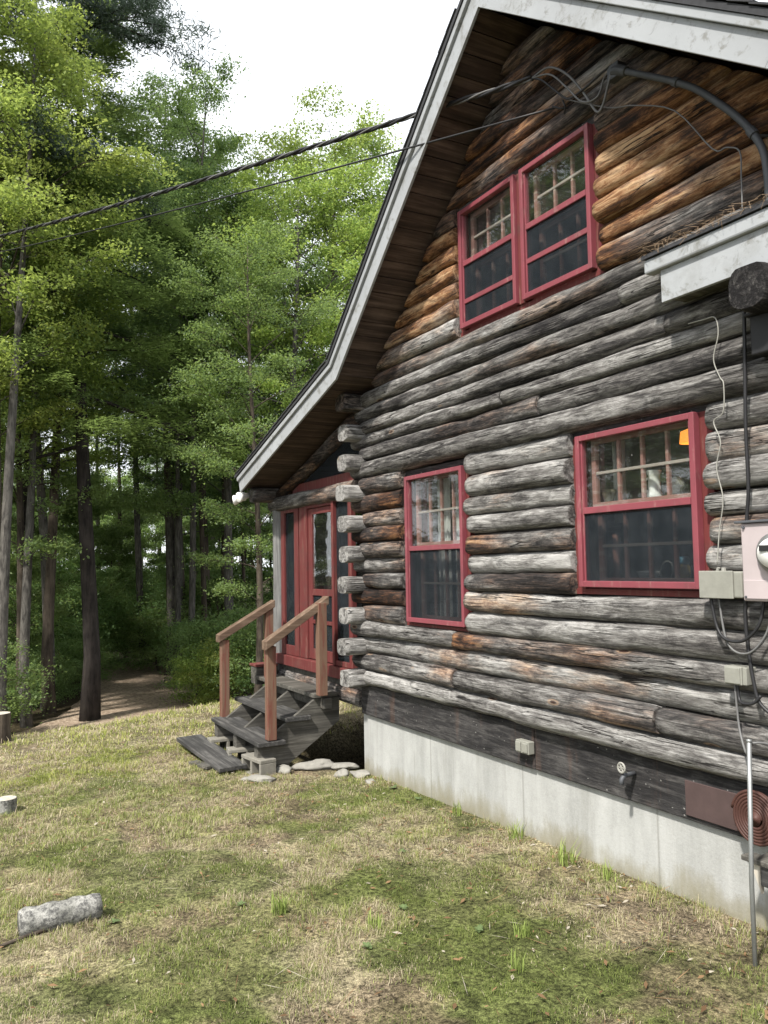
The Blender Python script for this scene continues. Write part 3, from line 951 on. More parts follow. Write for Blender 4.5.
# ------------------------------------------------------------------ windows
def storm_unit(win, x0, x1, z0, z1, split, kind, grid=(4, 2), second=None):
    """outer storm frame with upper glass and lower insect screen, inner sashes with muntins"""
    t = 0.035
    f = []
    F0, F1 = -0.078, -0.030
    f += [(x0, x0 + t, F0, F1, z0, z1), (x1 - t, x1, F0, F1, z0, z1), (x0 + t, x1 - t, F0 + 0.001, F1, z1 - t, z1), (x0 + t, x1 - t, F0 + 0.001, F1, z0, z0 + t * 1.1)]
    o = blocks('storm_frame', f, M['red'], win, 0.004)
    # inner steps of the frame
    s = 0.014
    for bb in ((x0 + t + 0.003, x0 + t + s, F0 + 0.014, F1, z0 + t, z1 - t), (x1 - t - s, x1 - t - 0.003, F0 + 0.014, F1, z0 + t, z1 - t)):
        blocks('frame_step', [bb], M['red'], o, 0.002)
    zs_ = z0 + (z1 - z0) * split
    blocks('meeting_rail', [(x0 + t + s, x1 - t - s, F0 + 0.010, F1 + 0.004, zs_ - 0.02, zs_ + 0.02)], M['red'], win, 0.003)
    gx0, gx1 = x0 + t + s, x1 - t - s
    if second:
        z2 = z0 + (z1 - z0) * second
        blocks('lower_rail', [(gx0, gx1, F0 + 0.014, F1, z2 - 0.018, z2 + 0.018)], M['red'], win, 0.003)
    blocks('glass', [(gx0, gx1, -0.048, -0.045, zs_ + 0.02, z1 - t)], M['glass'], win, 0)
    blocks('screen', [(gx0, gx1, -0.056, -0.054, z0 + t, zs_ - 0.02)], M['screen'], win, 0)
    # inner sashes
    ya, yb_ = 0.012, 0.045
    for (a, b, nm) in ((zs_ + 0.015, z1 - 0.02, 'upper_sash'), (z0 + 0.02, zs_ + 0.012, 'lower_sash')):
        yo = 0.0 if nm == 'upper_sash' else 0.036
        bx = [(x0 + 0.05, x0 + 0.085, ya + yo, yb_ + yo, a, b), (x1 - 0.085, x1 - 0.05, ya + yo, yb_ + yo, a, b),
              (x0 + 0.085, x1 - 0.085, ya + yo, yb_ + yo, b - 0.035, b), (x0 + 0.085, x1 - 0.085, ya + yo, yb_ + yo, a, a + 0.035)]
        for i in range(1, grid[0]):
            cx_ = x0 + 0.085 + (x1 - x0 - 0.17) * i / grid[0]
            bx.append((cx_ - 0.010, cx_ + 0.010, ya + yo + 0.004, yb_ + yo - 0.004, a + 0.035, b - 0.035))
        sash = blocks(nm, bx, M['muntin'], win, 0.002)
        bx = []
        for i in range(1, grid[1]):
            cz = a + (b - a) * i / grid[1]
            bx.append((x0 + 0.085, x1 - 0.085, ya + yo + 0.002, yb_ + yo - 0.006, cz - 0.009, cz + 0.009))
        blocks('muntin', bx, M['muntinw'], sash, 0.002)
        blocks('pane', [(x0 + 0.085, x1 - 0.085, ya + yo + 0.016, ya + yo + 0.018, a + 0.035, b - 0.035)], M['glass'], sash, 0)


def casing(win, x0, x1, z0, z1, tl, tr, tt_, tb):
    """flat boards round the storm unit, their outer edge scribed to the logs"""
    def wavy(a, b, xf, sgn, seed):
        pts = []
        n = 26
        for i in range(n + 1):
            z = a + (b - a) * i / n
            pts.append((xf + sgn * 0.010 * math.sin(z * 42 + seed), z))
        return pts
    l = wavy(z0 - tb, z1, x0 - tl, 1, 1); mb = MB()
    mb.prism([(x0 + 0.01, z1), *l[::-1], (x0 + 0.01, z0 - tb)], 'y', -0.03, 0.02)
    r_ = wavy(z0 - tb, z1, x1 + tr, 1, 2)
    mb.prism([(x1 - 0.01, z0 - tb), *r_, (x1 - 0.01, z1)], 'y', -0.03, 0.02)
    mb.box(x0 - tl, x1 + tr, -0.034, 0.02, z0 - tb, z0 - 0.012)
    mb.build('casing', M['redold_shaded'], win)
    mb = MB(); mb.box(x0 - tl, x1 + tr, -0.026, 0.02, z1, z1 + tt_); mb.build('head_board', M['sill'], win)
    mb = MB(); mb.box(x0 + 0.011, x1 - 0.011, -0.004, 0.10, z0 - 0.012, z0 + 0.02); mb.build('window_sill', M['redold_shaded'], win)
    mb = MB(); mb.box(x0 - tl, x0 + 0.05, 0.021, 0.13, z0 - tb, z1 + tt_); mb.box(x1 - 0.05, x1 + tr, 0.021, 0.13, z0 - tb, z1 + tt_)
    mb.box(x0 + 0.05, x1 - 0.05, 0.021, 0.13, z1 - 0.02, z1 + tt_); mb.box(x0 - tl + 0.06, x1, 0.101, 0.16, z0 - tb, z0 + 0.018)
    mb.build('jamb', M['dark'], win)


w1 = empty('window'); w1.parent = cabin; tag(w1, label='tall narrow double-hung window with white curtain')
storm_unit(w1, 0.985, 1.865, 1.475, 2.715, 0.50, 0)
casing(w1, 0.985, 1.865, 1.475, 2.715, 0.06, 0.05, 0.055, 0.035)
w2 = empty('window'); w2.parent = cabin; tag(w2, label='wide double-hung window with pots on the inner sill')
storm_unit(w2, 3.155, 4.085, 1.80, 2.745, 0.50, 1)
casing(w2, 3.155, 4.085, 1.80, 2.745, 0.07, 0.085, 0.035, 0.045)
w3 = empty('window'); w3.parent = cabin; tag(w3, label='paired upper window under the gable peak')
storm_unit(w3, 1.90, 2.605, 3.77, 4.70, 0.54, 2, (3, 2), 0.22)
storm_unit(w3, 2.67, 3.365, 3.77, 4.70, 0.54, 2, (3, 2), 0.28)
casing(w3, 1.90, 3.365, 3.77, 4.70, 0.05, 0.055, 0.055, 0.045)
blocks('mullion', [(2.606, 2.669, -0.05, 0.03, 3.76, 4.70)], M['redold_shaded'], w3, 0.004)

# ------------------------------------------------------------------ curtain and things on the inner sills
mb = MB()
n = 60
for (xa, xb, yy) in ((1.14, 1.34, 0.17), (1.40, 1.48, 0.18)):
    v = []; f = []
    for i in range(n + 1):
        x = xa + (xb - xa) * i / n
        y = yy + 0.018 * math.sin(i * 0.72) + 0.008 * math.sin(i * 0.31 + 1)
        v += [(x, y, 1.47), (x, y + 0.006 * math.sin(i), 2.74), (x, y + 0.004, 1.47), (x, y + 0.004 + 0.006 * math.sin(i), 2.74)]
    for i in range(n):
        a = i * 4
        f += [(a, a + 4, a + 5, a + 1), (a + 2, a + 3, a + 7, a + 6)]
    mb.add(v, f)
tag(mb.build('curtain', M['curtain'], smooth_=True), 'white gathered curtain hanging inside the tall narrow window', 'curtain')
mb = MB()
v = []; f = []
for i in range(n + 1):
    x = 3.20 + 0.10 * i / n; y = 0.2 + 0.02 * math.sin(i * 0.5)
    v += [(x, y, 2.2), (x + 0.02 * math.sin(i * .2), y, 2.72)]
for i in range(n): f.append((i * 2, i * 2 + 2, i * 2 + 3, i * 2 + 1))
mb.add(v, f)
cu = mb.build('curtain', M['curtain'], smooth_=True); so_ = cu.modifiers.new('thick', 'SOLIDIFY'); so_.thickness = 0.004
tag(cu, 'narrow white curtain gathered at the left inside the wide window', 'curtain')
# shelf at the meeting rail height and counter on the inner sill
mb = MB(); mb.box(3.16, 4.08, 0.085, 0.40, 2.300, 2.318)
tag(mb.build('shelf', M['dark'], bevel=0.003), 'dark shelf across the middle of the wide window, inside the cabin', 'shelf')
mb = MB(); mb.box(3.02, 4.12, 0.17, 0.62, 1.80, 1.83)
tag(mb.build('counter', M['dark'], bevel=0.003), 'dark counter at the bottom of the wide window, inside the cabin', 'counter')


def pot(name, prof, loc, mat, label, cat, parts=()):
    o = MB().lathe(prof, (0, 0, 0), 20).build(name, mat, smooth_=True)
    o.location = loc
    tag(o, label, cat)
    return o


pit = pot('pitcher', [(0.001, 0), (0.048, 0), (0.05, 0.02), (0.036, 0.05), (0.034, 0.14), (0.045, 0.17), (0.041, 0.17), (0.030, 0.14), (0.030, 0.03), (0.001, 0.02)], (3.61, 0.125, 2.319), M['ceramic'], 'white pitcher with wide foot standing on the shelf behind the upper pane', 'pitcher')
MB().tube([(-0.036, 0, 0.13), (-0.075, 0, 0.12), (-0.078, 0, 0.06), (-0.04, 0, 0.045)], 0.008, 8).build('handle', M['ceramic'], pit, smooth_=True)
cup = pot('cup', [(0.001, 0), (0.025, 0), (0.027, 0.02), (0.045, 0.06), (0.048, 0.09), (0.043, 0.09), (0.03, 0.03), (0.001, 0.025)], (3.22, 0.135, 2.319), M['brownpot'], 'small dull green cup holding a spoon behind the upper pane', 'cup')
sp = MB().tube([(0, 0, 0.03), (-0.05, 0, 0.14)], 0.005, 6).lathe([(0.001, -0.004), (0.014, 0), (0.001, 0.004)], (-0.052, 0, 0.147), 10).build('spoon', M['cablewhite'])
sp.location = (3.22, 0.135, 2.325)
tag(sp, 'pale spoon leaning out of the small green cup', 'spoon')
cl = empty('clock', (3.76, 0.14, 2.319), label='small round table clock at the right of the shelf behind the pane', cat='clock')
MB().lathe([(0.001, -0.014), (0.05, -0.014), (0.055, -0.006), (0.055, 0.012), (0.001, 0.014)], (0, 0, 0.062), 24, 'y').build('case', M['brownpot'], cl, smooth_=True)
MB().lathe([(0.001, -0.017), (0.04, -0.0165), (0.042, -0.0145)], (0, 0, 0.062), 24, 'y').build('face', M['cablewhite'], cl)
MB().box(-0.03, 0.03, -0.012, 0.012, 0, 0.012).build('foot', M['brownpot'], cl, bevel=0.003)
pot('bowl', [(0.001, 0), (0.03, 0), (0.062, 0.03), (0.075, 0.062), (0.07, 0.062), (0.05, 0.025), (0.001, 0.012)], (3.42, 0.25, 1.831), M['ceramic'], 'pale bowl on the counter behind the lower screen of the wide window', 'bowl')
pot('candlestick', [(0.001, 0), (0.035, 0), (0.03, 0.02), (0.018, 0.05), (0.022, 0.16), (0.03, 0.2), (0.016, 0.25), (0.022, 0.29), (0.001, 0.31)], (3.18, 0.22, 1.831), M['pink'], 'tall pink turned candlestick on the counter at the left of the wide window', 'candlestick')
for (x, l) in ((3.69, 'amber jar with blue lid on the counter, left one of the two'), (3.83, 'amber jar with blue lid at the right edge of the counter')):
    j = pot('jar', [(0.001, 0), (0.038, 0), (0.04, 0.01), (0.04, 0.085), (0.03, 0.1), (0.001, 0.1)], (x, 0.25, 1.831), M['amber'], l, 'jar')
    MB().lathe([(0.032, 0.1), (0.036, 0.11), (0.03, 0.145), (0.001, 0.15)], (0, 0, 0), 20).build('lid', M['blue'], j, smooth_=True)
rg = MB().tube([(0.045 * math.cos(t), 0.004, 0.05 + 0.06 * math.sin(t)) for t in np.linspace(0, 2 * math.pi, 25)], 0.006, 6, caps=False).build('wire_ring', M['cablewhite'], smooth_=True)
rg.location = (3.57, 0.22, 1.845); rg.rotation_euler = (0, 0.35, 0)
tag(rg, 'pale oval ring leaning beside the jars on the counter', 'ring')
lp = empty('pendant_lamp', (3.74, 0.30, 3.28), label='lit amber pendant lamp glowing inside the wide window, upper right', cat='lamp')
MB().lathe([(0.062, -0.635), (0.055, -0.57), (0.02, -0.555), (0.02, -0.55), (0.058, -0.565), (0.066, -0.635)], (0, 0, 0), 24).build('lamp_shade', M['lamp'], lp, smooth_=True)
MB().tube([(0, 0, -0.56), (0, 0, -0.3), (0, 0, -0.005)], 0.004, 6).build('cord', M['black'], lp)

# ------------------------------------------------------------------ fixtures on the wall
# hood over the side entrance
hood = empty('entry_hood', (4.0, 0, 3.32), label='small white trimmed roof hood covered in needles on the gable wall', cat='roof hood')
def HB(x0, x1, y0, y1, z0, z1): return (x0 - 4.0, x1 - 4.0, y0, y1, z0 - 3.32, z1 - 3.32)
def blk(name, bx, mat, par, bevel=0.003):
    return blocks(name, [HB(*b) for b in bx], mat, par, bevel)
blk('fascia_board', [(4.045, 5.6, -0.235, -0.210, 3.325, 3.50)], M['white'], hood)
blk('fascia_moulding', [(3.955, 5.6, -0.262, -0.19, 3.502, 3.578)], M['white'], hood, 0.01)
blk('underside', [(4.06, 5.58, -0.208, -0.02, 3.345, 3.36)], M['greywood'], hood)
mb = MB(); mb.prism([(-0.275, 3.58 - 3.32), (-0.02, 3.62 - 3.32), (-0.02, 3.66 - 3.32), (-0.275, 3.60 - 3.32)], 'x', -0.05, 1.6); mb.build('roof', M['shingle'], hood)
# litter of needles along its edge
mb = MB()
for i in range(650):
    x = r2.uniform(-0.06, 1.3); y = r2.uniform(-0.285, -0.05); z = 0.275 + (y + 0.28) * 0.2 + r2.uniform(0, 0.02)
    a = r2.uniform(0, 6.28); l = r2.uniform(0.03, 0.09); e = r2.uniform(-0.5, 0.7)
    if r2.random() < 0.3: y = r2.uniform(-0.29, -0.27); e = r2.uniform(-1.4, 0.5)
    p = Vector((x, y, z)); q_ = p + Vector((math.cos(a) * math.cos(e), math.sin(a) * math.cos(e) * 0.5, math.sin(e) * 0.6)) * l
    mb.tube([p, q_], 0.0011, 3, caps=False)
pn = mb.build('pine_needles', plain('dry needles', (0.20, 0.14, 0.09), 0.9)); pn.location = hood.location
tag(pn, 'dry brown pine needles littering the top edge of the entry hood', 'pine needles', kind='stuff')
parent_x = 4.62
tag(make_log('beam_log', -0.30, 0.1, 3.13, 3.32, 0.1, -0.1, yb=-0.10, axis='y', y0c=0.0, parent=None), 'dark round beam end sticking out beneath the white hood', 'beam')
lb = empty('wall_lantern', (4.60, -0.12, 2.93), label='black box lantern on the wall below the dark beam end', cat='lantern')
MB().box(-0.07, 0.2, -0.06, 0.05, 0.0, 0.19).build('housing', M['black'], lb, bevel=0.008)
MB().box(-0.09, 0.22, -0.08, 0.06, 0.191, 0.205).build('cap', M['black'], lb, bevel=0.004)

# service mast conduit with weatherhead
cond = empty('service_conduit', (4.6, -0.12, 2.1), label='grey bent electrical conduit arching across the gable to its weatherhead', cat='conduit')
cpts = [(3.72, -0.13, 4.82), (3.80, -0.13, 4.765), (3.99, -0.135, 4.628), (4.12, -0.135, 4.53), (4.25, -0.135, 4.42), (4.40, -0.135, 4.255), (4.50, -0.135, 4.13), (4.565, -0.135, 4.03), (4.615, -0.135, 3.92), (4.632, -0.135, 3.80), (4.635, -0.135, 3.60), (4.64, -0.135, 2.2)]
def loc_pts(p, o): return [tuple(np.array(q) - np.array(o.location)) for q in p]
# smooth the arc
cp = [Vector(p) for p in cpts]
def catmull(P, n=6):
    out = []
    for i in range(len(P) - 1):
        p0 = P[max(i - 1, 0)]; p1 = P[i]; p2 = P[i + 1]; p3 = P[min(i + 2, len(P) - 1)]
        for k in range(n):
            t = k / n
            out.append(0.5 * ((2 * p1) + (p2 - p0) * t + (2 * p0 - 5 * p1 + 4 * p2 - p3) * t * t + (3 * p1 - p0 - 3 * p2 + p3) * t ** 3))
    out.append(P[-1]); return out
MB().tube(loc_pts([tuple(p) for p in catmull(cp)], cond), 0.019, 12).build('pipe', M['greymetal'], cond, smooth_=True)
wh = MB(); wh.tube(loc_pts([(3.76, -0.13, 4.795), (3.70, -0.135, 4.835), (3.655, -0.14, 4.85)], cond), [0.028, 0.034, 0.026], 12); wh.box(*[v for v in (3.62 - 4.6, 3.71 - 4.6, -0.03, 0.04, 4.80 - 2.1, 4.89 - 2.1)])
wh.build('weatherhead', M['greymetal'], cond, bevel=0.006)
for (p, q_) in (((4.10, -0.135, 4.548), (4.13, -0.135, 4.522)), ((4.55, -0.135, 4.055), (4.575, -0.135, 4.015)), ((4.638, -0.135, 3.0), (4.638, -0.135, 2.96))):
    s_ = MB(); s_.tube(loc_pts([p, q_], cond), 0.025, 12); s_.tube(loc_pts([q_, (q_[0] + 0.03, -0.06, q_[2])], cond), 0.008, 6)
    s_.build('strap', M['greymetal'], cond)

def cable(name, pts, r, mat, label, cat='cable', n=8, smooth_pts=6, parent=None):
    P_ = catmull([Vector(p) for p in pts], smooth_pts)
    o = MB().tube([tuple(p) for p in P_], r, n).build(name, mat, parent, smooth_=True)
    if parent is None: tag(o, label, cat)
    return o

# service drop: twisted triple cable leaving towards the road on the left
def sag(p0, p1, n, s):
    p0 = Vector(p0); p1 = Vector(p1)
    return [p0.lerp(p1, i / n) - Vector((0, 0, s * 4 * (i / n) * (1 - i / n))) for i in range(n + 1)]
A0 = Vector((2.95, -0.16, 5.19))
far1 = Vector(at(-260, 32.0, 0)); far1.z = 11.5
far2 = Vector(at(-260, 32.0, 0)); far2.z = 11.0
sd_pts = sag(A0, far1, 160, 0.45)
drop = empty('service_drop', tuple(A0), label='thick twisted black electric cable running from the gable to the left', cat='cable')
for k in range(3):
    pts = []
    for i, p in enumerate(sd_pts):
        # resample finer for the twist
        pass
    fine = []
    for i in range(len(sd_pts) - 1):
        for j in range(5): fine.append(sd_pts[i].lerp(sd_pts[i + 1], j / 5))
    fine.append(sd_pts[-1])
    out = []
    for i, p in enumerate(fine):
        a = i * 0.42 + k * 2.094
        out.append(tuple(p + Vector((0, math.cos(a), math.sin(a))) * (0.0115 if k else 0.010) - A0))
    MB().tube(out, 0.0125 if k < 2 else 0.007, 6).build('strand', M['cableblack'] if k < 2 else M['cablegrey'], drop, smooth_=True)
# loose leads looping to the weatherhead
cable('lead', [p - A0 for p in [A0, Vector((3.12, -0.16, 5.17)), Vector((3.3, -0.17, 5.02)), Vector((3.45, -0.18, 4.82)), Vector((3.535, -0.16, 4.66)), Vector((3.58, -0.15, 4.68)), Vector((3.63, -0.15, 4.78)), Vector((3.66, -0.14, 4.86))]], 0.0075, M['cablegrey'], '', parent=drop)
cable('lead', [p - A0 for p in [A0, Vector((3.05, -0.16, 5.12)), Vector((3.2, -0.17, 4.96)), Vector((3.33, -0.19, 4.84)), Vector((3.47, -0.19, 4.83)), Vector((3.58, -0.16, 4.87)), Vector((3.66, -0.14, 4.89))]], 0.007, M['cableblack'], '', parent=drop)
cable('lead', [p - A0 for p in [A0, Vector((3.15, -0.18, 5.1)), Vector((3.32, -0.2, 4.92)), Vector((3.46, -0.2, 4.75)), Vector((3.56, -0.17, 4.74)), Vector((3.60, -0.15, 4.84)), Vector((3.66, -0.14, 4.87))]], 0.006, M['cablegrey'], '', parent=drop)
B0 = Vector((3.13, -0.13, 4.90))
ph = MB().tube([tuple(p) for p in sag(B0, far2, 80, 0.35)], 0.0075, 6).build('telephone_line', M['cableblack'], smooth_=True)
tag(ph, 'thin black telephone wire strung below the thick twisted cable', 'wire')
hk = MB(); hk.tube([(3.13, -0.15, 4.905), (3.18, -0.13, 4.87), (3.22, -0.10, 4.86), (3.24, -0.06, 4.90)], 0.006, 6); hk.tube([(3.18, -0.1, 4.93), (3.22, -0.14, 4.90), (3.24, -0.14, 4.85), (3.21, -0.12, 4.82)], 0.006, 6)
tag(hk.build('wire_hook', M['black'], smooth_=True), 'small black iron hook holding the thin wire above the upper window', 'hook')
cable('drop_wire', [(3.24, -0.13, 4.90), (3.6, -0.125, 4.66), (3.80, -0.125, 4.57), (4.09, -0.125, 4.39), (4.32, -0.125, 4.068), (4.40, -0.12, 4.04), (4.475, -0.12, 3.985), (4.482, -0.125, 3.85), (4.49, -0.14, 3.66)], 0.004, M['cablegrey'], 'thin wire crossing the logs right of the upper window to the hood', 'wire', smooth_pts=4)
cable('hanging_cord', [(4.12, -0.125, 3.205), (4.22, -0.125, 3.20), (4.29, -0.125, 3.19), (4.305, -0.125, 3.10), (4.27, -0.125, 2.98), (4.30, -0.12, 2.88), (4.32, -0.12, 2.84), (4.31, -0.12, 2.70), (4.25, -0.12, 2.66), (4.29, -0.125, 2.55), (4.26, -0.125, 2.42), (4.29, -0.125, 2.26), (4.26, -0.125, 2.1), (4.25, -0.14, 1.93)],
      0.0032, M['cablewhite'], 'wavy white cord hanging down the logs right of the wide window', 'cord')
cable('meter_cable', [(4.475, -0.14, 3.20), (4.46, -0.135, 2.9), (4.445, -0.13, 2.6), (4.44, -0.125, 2.3), (4.42, -0.12, 2.15), (4.415, -0.12, 1.9), (4.39, -0.125, 1.7), (4.40, -0.125, 1.5), (4.42, -0.125, 1.36), (4.445, -0.125, 1.27), (4.50, -0.12, 1.22)],
      0.009, M['cableblack'], 'straight black cable running down the wall behind the meter box', 'cable')
# meter box
mt = empty('electric_meter', (4.66, -0.09, 1.755), label='pinkish white electric meter box with round glass dial on the log wall', cat='electric meter')
MB().box(-0.21, 0.2, -0.12, 0.02, 0.0, 0.37).build('box', M['meter'], mt, bevel=0.008)
MB().box(-0.235, 0.215, -0.135, 0.0, 0.371, 0.383).build('cap', M['greymetal'], mt, bevel=0.003)
MB().lathe([(0.001, -0.165), (0.07, -0.16), (0.092, -0.145), (0.096, -0.122)], (-0.02, 0, 0.225), 32, 'y').build('meter_ring', M['metal'], mt, smooth_=True)
di = MB().lathe([(0.001, -0.186), (0.06, -0.18), (0.074, -0.150)], (-0.02, 0, 0.225), 28, 'y').build('dial', M['ceramic'], mt, smooth_=True)
MB().box(-0.06, 0.02, -0.192, -0.185, 0.235, 0.262).build('display', M['black'], di, bevel=0.001)
MB().box(-0.2, 0.19, -0.126, -0.121, 0.012, 0.10).build('lower_cover', M['meter'], mt, bevel=0.002)
for (x, z) in ((-0.19, 0.02), (0.17, 0.02), (-0.19, 0.35), (0.17, 0.35)):
    MB().lathe([(0.001, -0.131), (0.006, -0.130), (0.007, -0.121)], (x, 0, z), 10, 'y').build('screw', M['greymetal'], mt)
MB().tube([(-0.06, -0.06, 0.0), (-0.06, -0.06, -0.07)], 0.016, 10).tube([(0.06, -0.06, 0.0), (0.06, -0.06, -0.05)], 0.02, 10).build('pipe_stub', M['greymetal'], mt)
# telephone box
tb_ = empty('telephone_box', (4.17, -0.09, 1.765), label='grey green telephone junction box left of the electric meter', cat='junction box')
MB().box(0, 0.245, -0.08, 0.02, 0.0, 0.13).build('box', M['boxgrey'], tb_, bevel=0.008)
MB().box(-0.004, 0.20, -0.092, -0.081, -0.004, 0.134).build('cover', M['boxgrey'], tb_, bevel=0.004)
MB().tube([(0.11, -0.04, 0.13), (0.11, -0.04, 0.15)], 0.012, 8).tube([(0.07, -0.04, 0.13), (0.08, -0.04, 0.15)], 0.008, 8).build('gland', M['cablewhite'], tb_)
sb = empty('small_junction_box', (4.275, -0.09, 1.34), label='small grey junction box below the telephone box', cat='junction box')
MB().box(0, 0.10, -0.065, 0.02, 0.0, 0.09).build('box', M['boxgrey'], sb, bevel=0.005)
MB().box(0.102, 0.125, -0.06, 0.015, 0.003, 0.088).build('hinge', M['boxgrey'], sb, bevel=0.003)
MB().box(0.006, 0.094, -0.072, -0.066, 0.006, 0.084).build('cover', M['boxgrey'], sb, bevel=0.003)
cable('ground_wire', [(4.21, -0.15, 1.765), (4.24, -0.15, 1.62), (4.30, -0.16, 1.56), (4.40, -0.16, 1.56), (4.49, -0.16, 1.64), (4.51, -0.14, 1.76)], 0.008, M['cableblack'], 'black cable looping from the telephone box to the meter', 'cable')
cable('ground_wire', [(4.25, -0.14, 1.765), (4.30, -0.15, 1.54), (4.42, -0.16, 1.50), (4.52, -0.15, 1.60), (4.56, -0.14, 1.76)], 0.0055, M['cablegrey'], 'lower grey wire looping beneath the meter box', 'wire')
cable('ground_wire', [(4.33, -0.13, 1.345), (4.335, -0.13, 1.28), (4.36, -0.14, 1.255), (4.42, -0.14, 1.26), (4.46, -0.13, 1.30)], 0.008, M['cableblack'], 'short black cable looping below the small junction box', 'cable')
cable('ground_wire', [(4.315, -0.13, 1.345), (4.32, -0.13, 1.25), (4.34, -0.14, 1.12), (4.42, -0.2, 1.03), (4.56, -0.35, 1.12), (4.62, -0.25, 1.10), (4.72, -0.15, 0.96)], 0.0055, M['cablegrey'], 'grey wire running from the small box over the pipe top', 'wire')
# ground rod
gz = float(terrain(4.53, -0.36))
rd = MB().tube([(4.55, -0.37, -0.15), (4.55, -0.37, 0.5), (4.57, -0.37, 1.14)], 0.0105, 10).lathe([(0.011, 0), (0.013, 0.003), (0.013, 0.012), (0.001, 0.015)], (4.57, -0.37, 1.13), 10)
tag(rd.build('ground_pipe', M['metal'], smooth_=True), 'thin galvanised pipe standing upright in the lawn before the wall', 'pipe')
# hose coil
hs = []
for k in range(6): pass
prof = [(0.028, -0.012)]
mb = MB()
mb.lathe([(0.030, 0.0), (0.030, -0.022), (0.036, -0.028)], (0, 0, 0), 40, 'y')
spir = []
turns = 6.5
for i in range(int(turns * 36)):
    t = i / 36 * 2 * math.pi; rr = 0.036 + 0.094 * i / (turns * 36)
    spir.append((rr * math.cos(t), -0.02, rr * math.sin(t)))
mb.tube(spir, 0.0085, 8)
mb.lathe([(0.03, -0.006), (0.128, -0.006), (0.128, 0.004), (0.03, 0.004)], (0, 0, 0), 40, 'y')
hc = mb.build('coiled_hose', M['hose'], smooth_=True)
hc.location = (4.385, -0.095, 0.705)
tag(hc, 'brown hose wound in a flat round coil leaning on the sill', 'hose')
MB().lathe([(0.001, -0.012), (0.029, -0.012), (0.029, 0.0)], (0, 0, 0), 24, 'y').build('hub', M['cablegrey'], hc)
# outlet and spigot on the sill
ou = empty('outdoor_outlet', (2.55, -0.04, 0.665), label='grey weatherproof outlet box mounted on the dark sill beam', cat='outlet')
MB().box(-0.07, 0.07, -0.05, 0.003, 0, 0.085).build('box', M['boxgrey'], ou, bevel=0.005)
MB().box(-0.062, -0.008, -0.060, -0.051, 0.01, 0.075).box(0.008, 0.062, -0.060, -0.051, 0.01, 0.075).build('flap', M['boxgrey'], ou, bevel=0.006)
sg = empty('garden_faucet', (3.53, -0.04, 0.73), label='outdoor faucet with pale round handle sticking out of the sill', cat='faucet')
MB().tube([(0, 0, 0), (0, -0.08, 0.0), (0, -0.10, -0.02), (0, -0.105, -0.05)], [0.014, 0.014, 0.013, 0.015], 10).build('spout', M['greymetal'], sg, smooth_=True)
kb = MB()
kb.tube([(0.027 * math.cos(t), -0.10, 0.045 + 0.027 * math.sin(t)) for t in np.linspace(0, 2 * math.pi, 17)], 0.006, 6, caps=False)
for t in range(3): kb.tube([(0.027 * math.cos(t * 1.047), -0.10, 0.045 + 0.027 * math.sin(t * 1.047)), (-0.027 * math.cos(t * 1.047), -0.10, 0.045 - 0.027 * math.sin(t * 1.047))], 0.004, 5)
kb.tube([(0, -0.06, 0.01), (0, -0.10, 0.045)], 0.007, 8)
kb.build('handle', M['cablewhite'], sg)
# flood lights at the eave
fl = empty('flood_light', (-2.28, -0.40, 2.83), label='twin white flood lights under the end of the roof eave', cat='light')
MB().lathe([(0.001, 0), (0.05, 0), (0.05, 0.02), (0.001, 0.03)], (0, 0, 0.0), 16).build('base', M['ceramic'], fl, smooth_=True)
for (dx, dz, ry_) in ((0.03, -0.03, 0.3), (-0.12, -0.05, -0.5)):
    h = MB().lathe([(0.001, 0.10), (0.025, 0.09), (0.03, 0.02), (0.058, -0.03), (0.062, -0.055), (0.05, -0.062), (0.001, -0.066)], (0, 0, 0), 22, 'y').build('lamp_head', M['ceramic'], fl, smooth_=True)
    h.location = (dx, -0.03, dz); h.rotation_euler = (0.15, 0, ry_)

# ------------------------------------------------------------------ side deck at the right
dk = empty('side_landing', (4.42, -0.05, 0), label='low grey plank landing against the foundation at the right', cat='landing')
r3 = random.Random(3)
mb = MB()
for k in range(2):
    y0 = -0.185 + k * 0.085
    mb.box(-0.03 + 0.05 * k, 1.1, y0, y0 + 0.08, 0.535, 0.56)
mb.build('plank', M['greywood'], dk, bevel=0.004)
MB().box(0.06, 1.05, -0.17, -0.13, 0.44, 0.533).build('beam', M['tread'], dk, bevel=0.004)
MB().box(0.10, 0.24, -0.16, 0.04, 0.34, 0.438).build('bracket', M['greywood'], dk, bevel=0.004)
MB().prism([(0.0, 0.53), (0.055, 0.53), (0.055, 0.40)], 'y', -0.16, -0.14).build('corner_brace', M['cutwood'], dk)

# ------------------------------------------------------------------ porch steps
st = empty('porch_steps', (-1.15, -0.5, 0), label='worn wooden steps with reddish handrails leading to the screened porch', cat='steps')
SX, SY = -1.15, -0.5
def sbox(name, x0, x1, y0, y1, z0, z1, mat, bevel=0.004, tilt=0.0):
    o = MB().box(x0 - SX, x1 - SX, y0 - SY, y1 - SY, z0, z1).build(name, mat, st, bevel=bevel)
    if tilt: o.rotation_euler = (0, tilt, 0)
    return o
sbox('tread', -2.12, -0.42, -0.33, -0.075, 0.665, 0.705, M['greywood'])
sbox('tread', -1.98, -0.40, -0.63, -0.37, 0.465, 0.505, M['tread'])
sbox('tread', -1.88, -0.36, -0.93, -0.65, 0.275, 0.315, M['tread'], tilt=0.01)
sbox('end_block', -2.30, -2.10, -0.32, -0.062, 0.60, 0.80, M['greywood'])
sbox('end_cap', -2.33, -2.08, -0.33, -0.062, 0.803, 0.83, M['redold_shaded'])
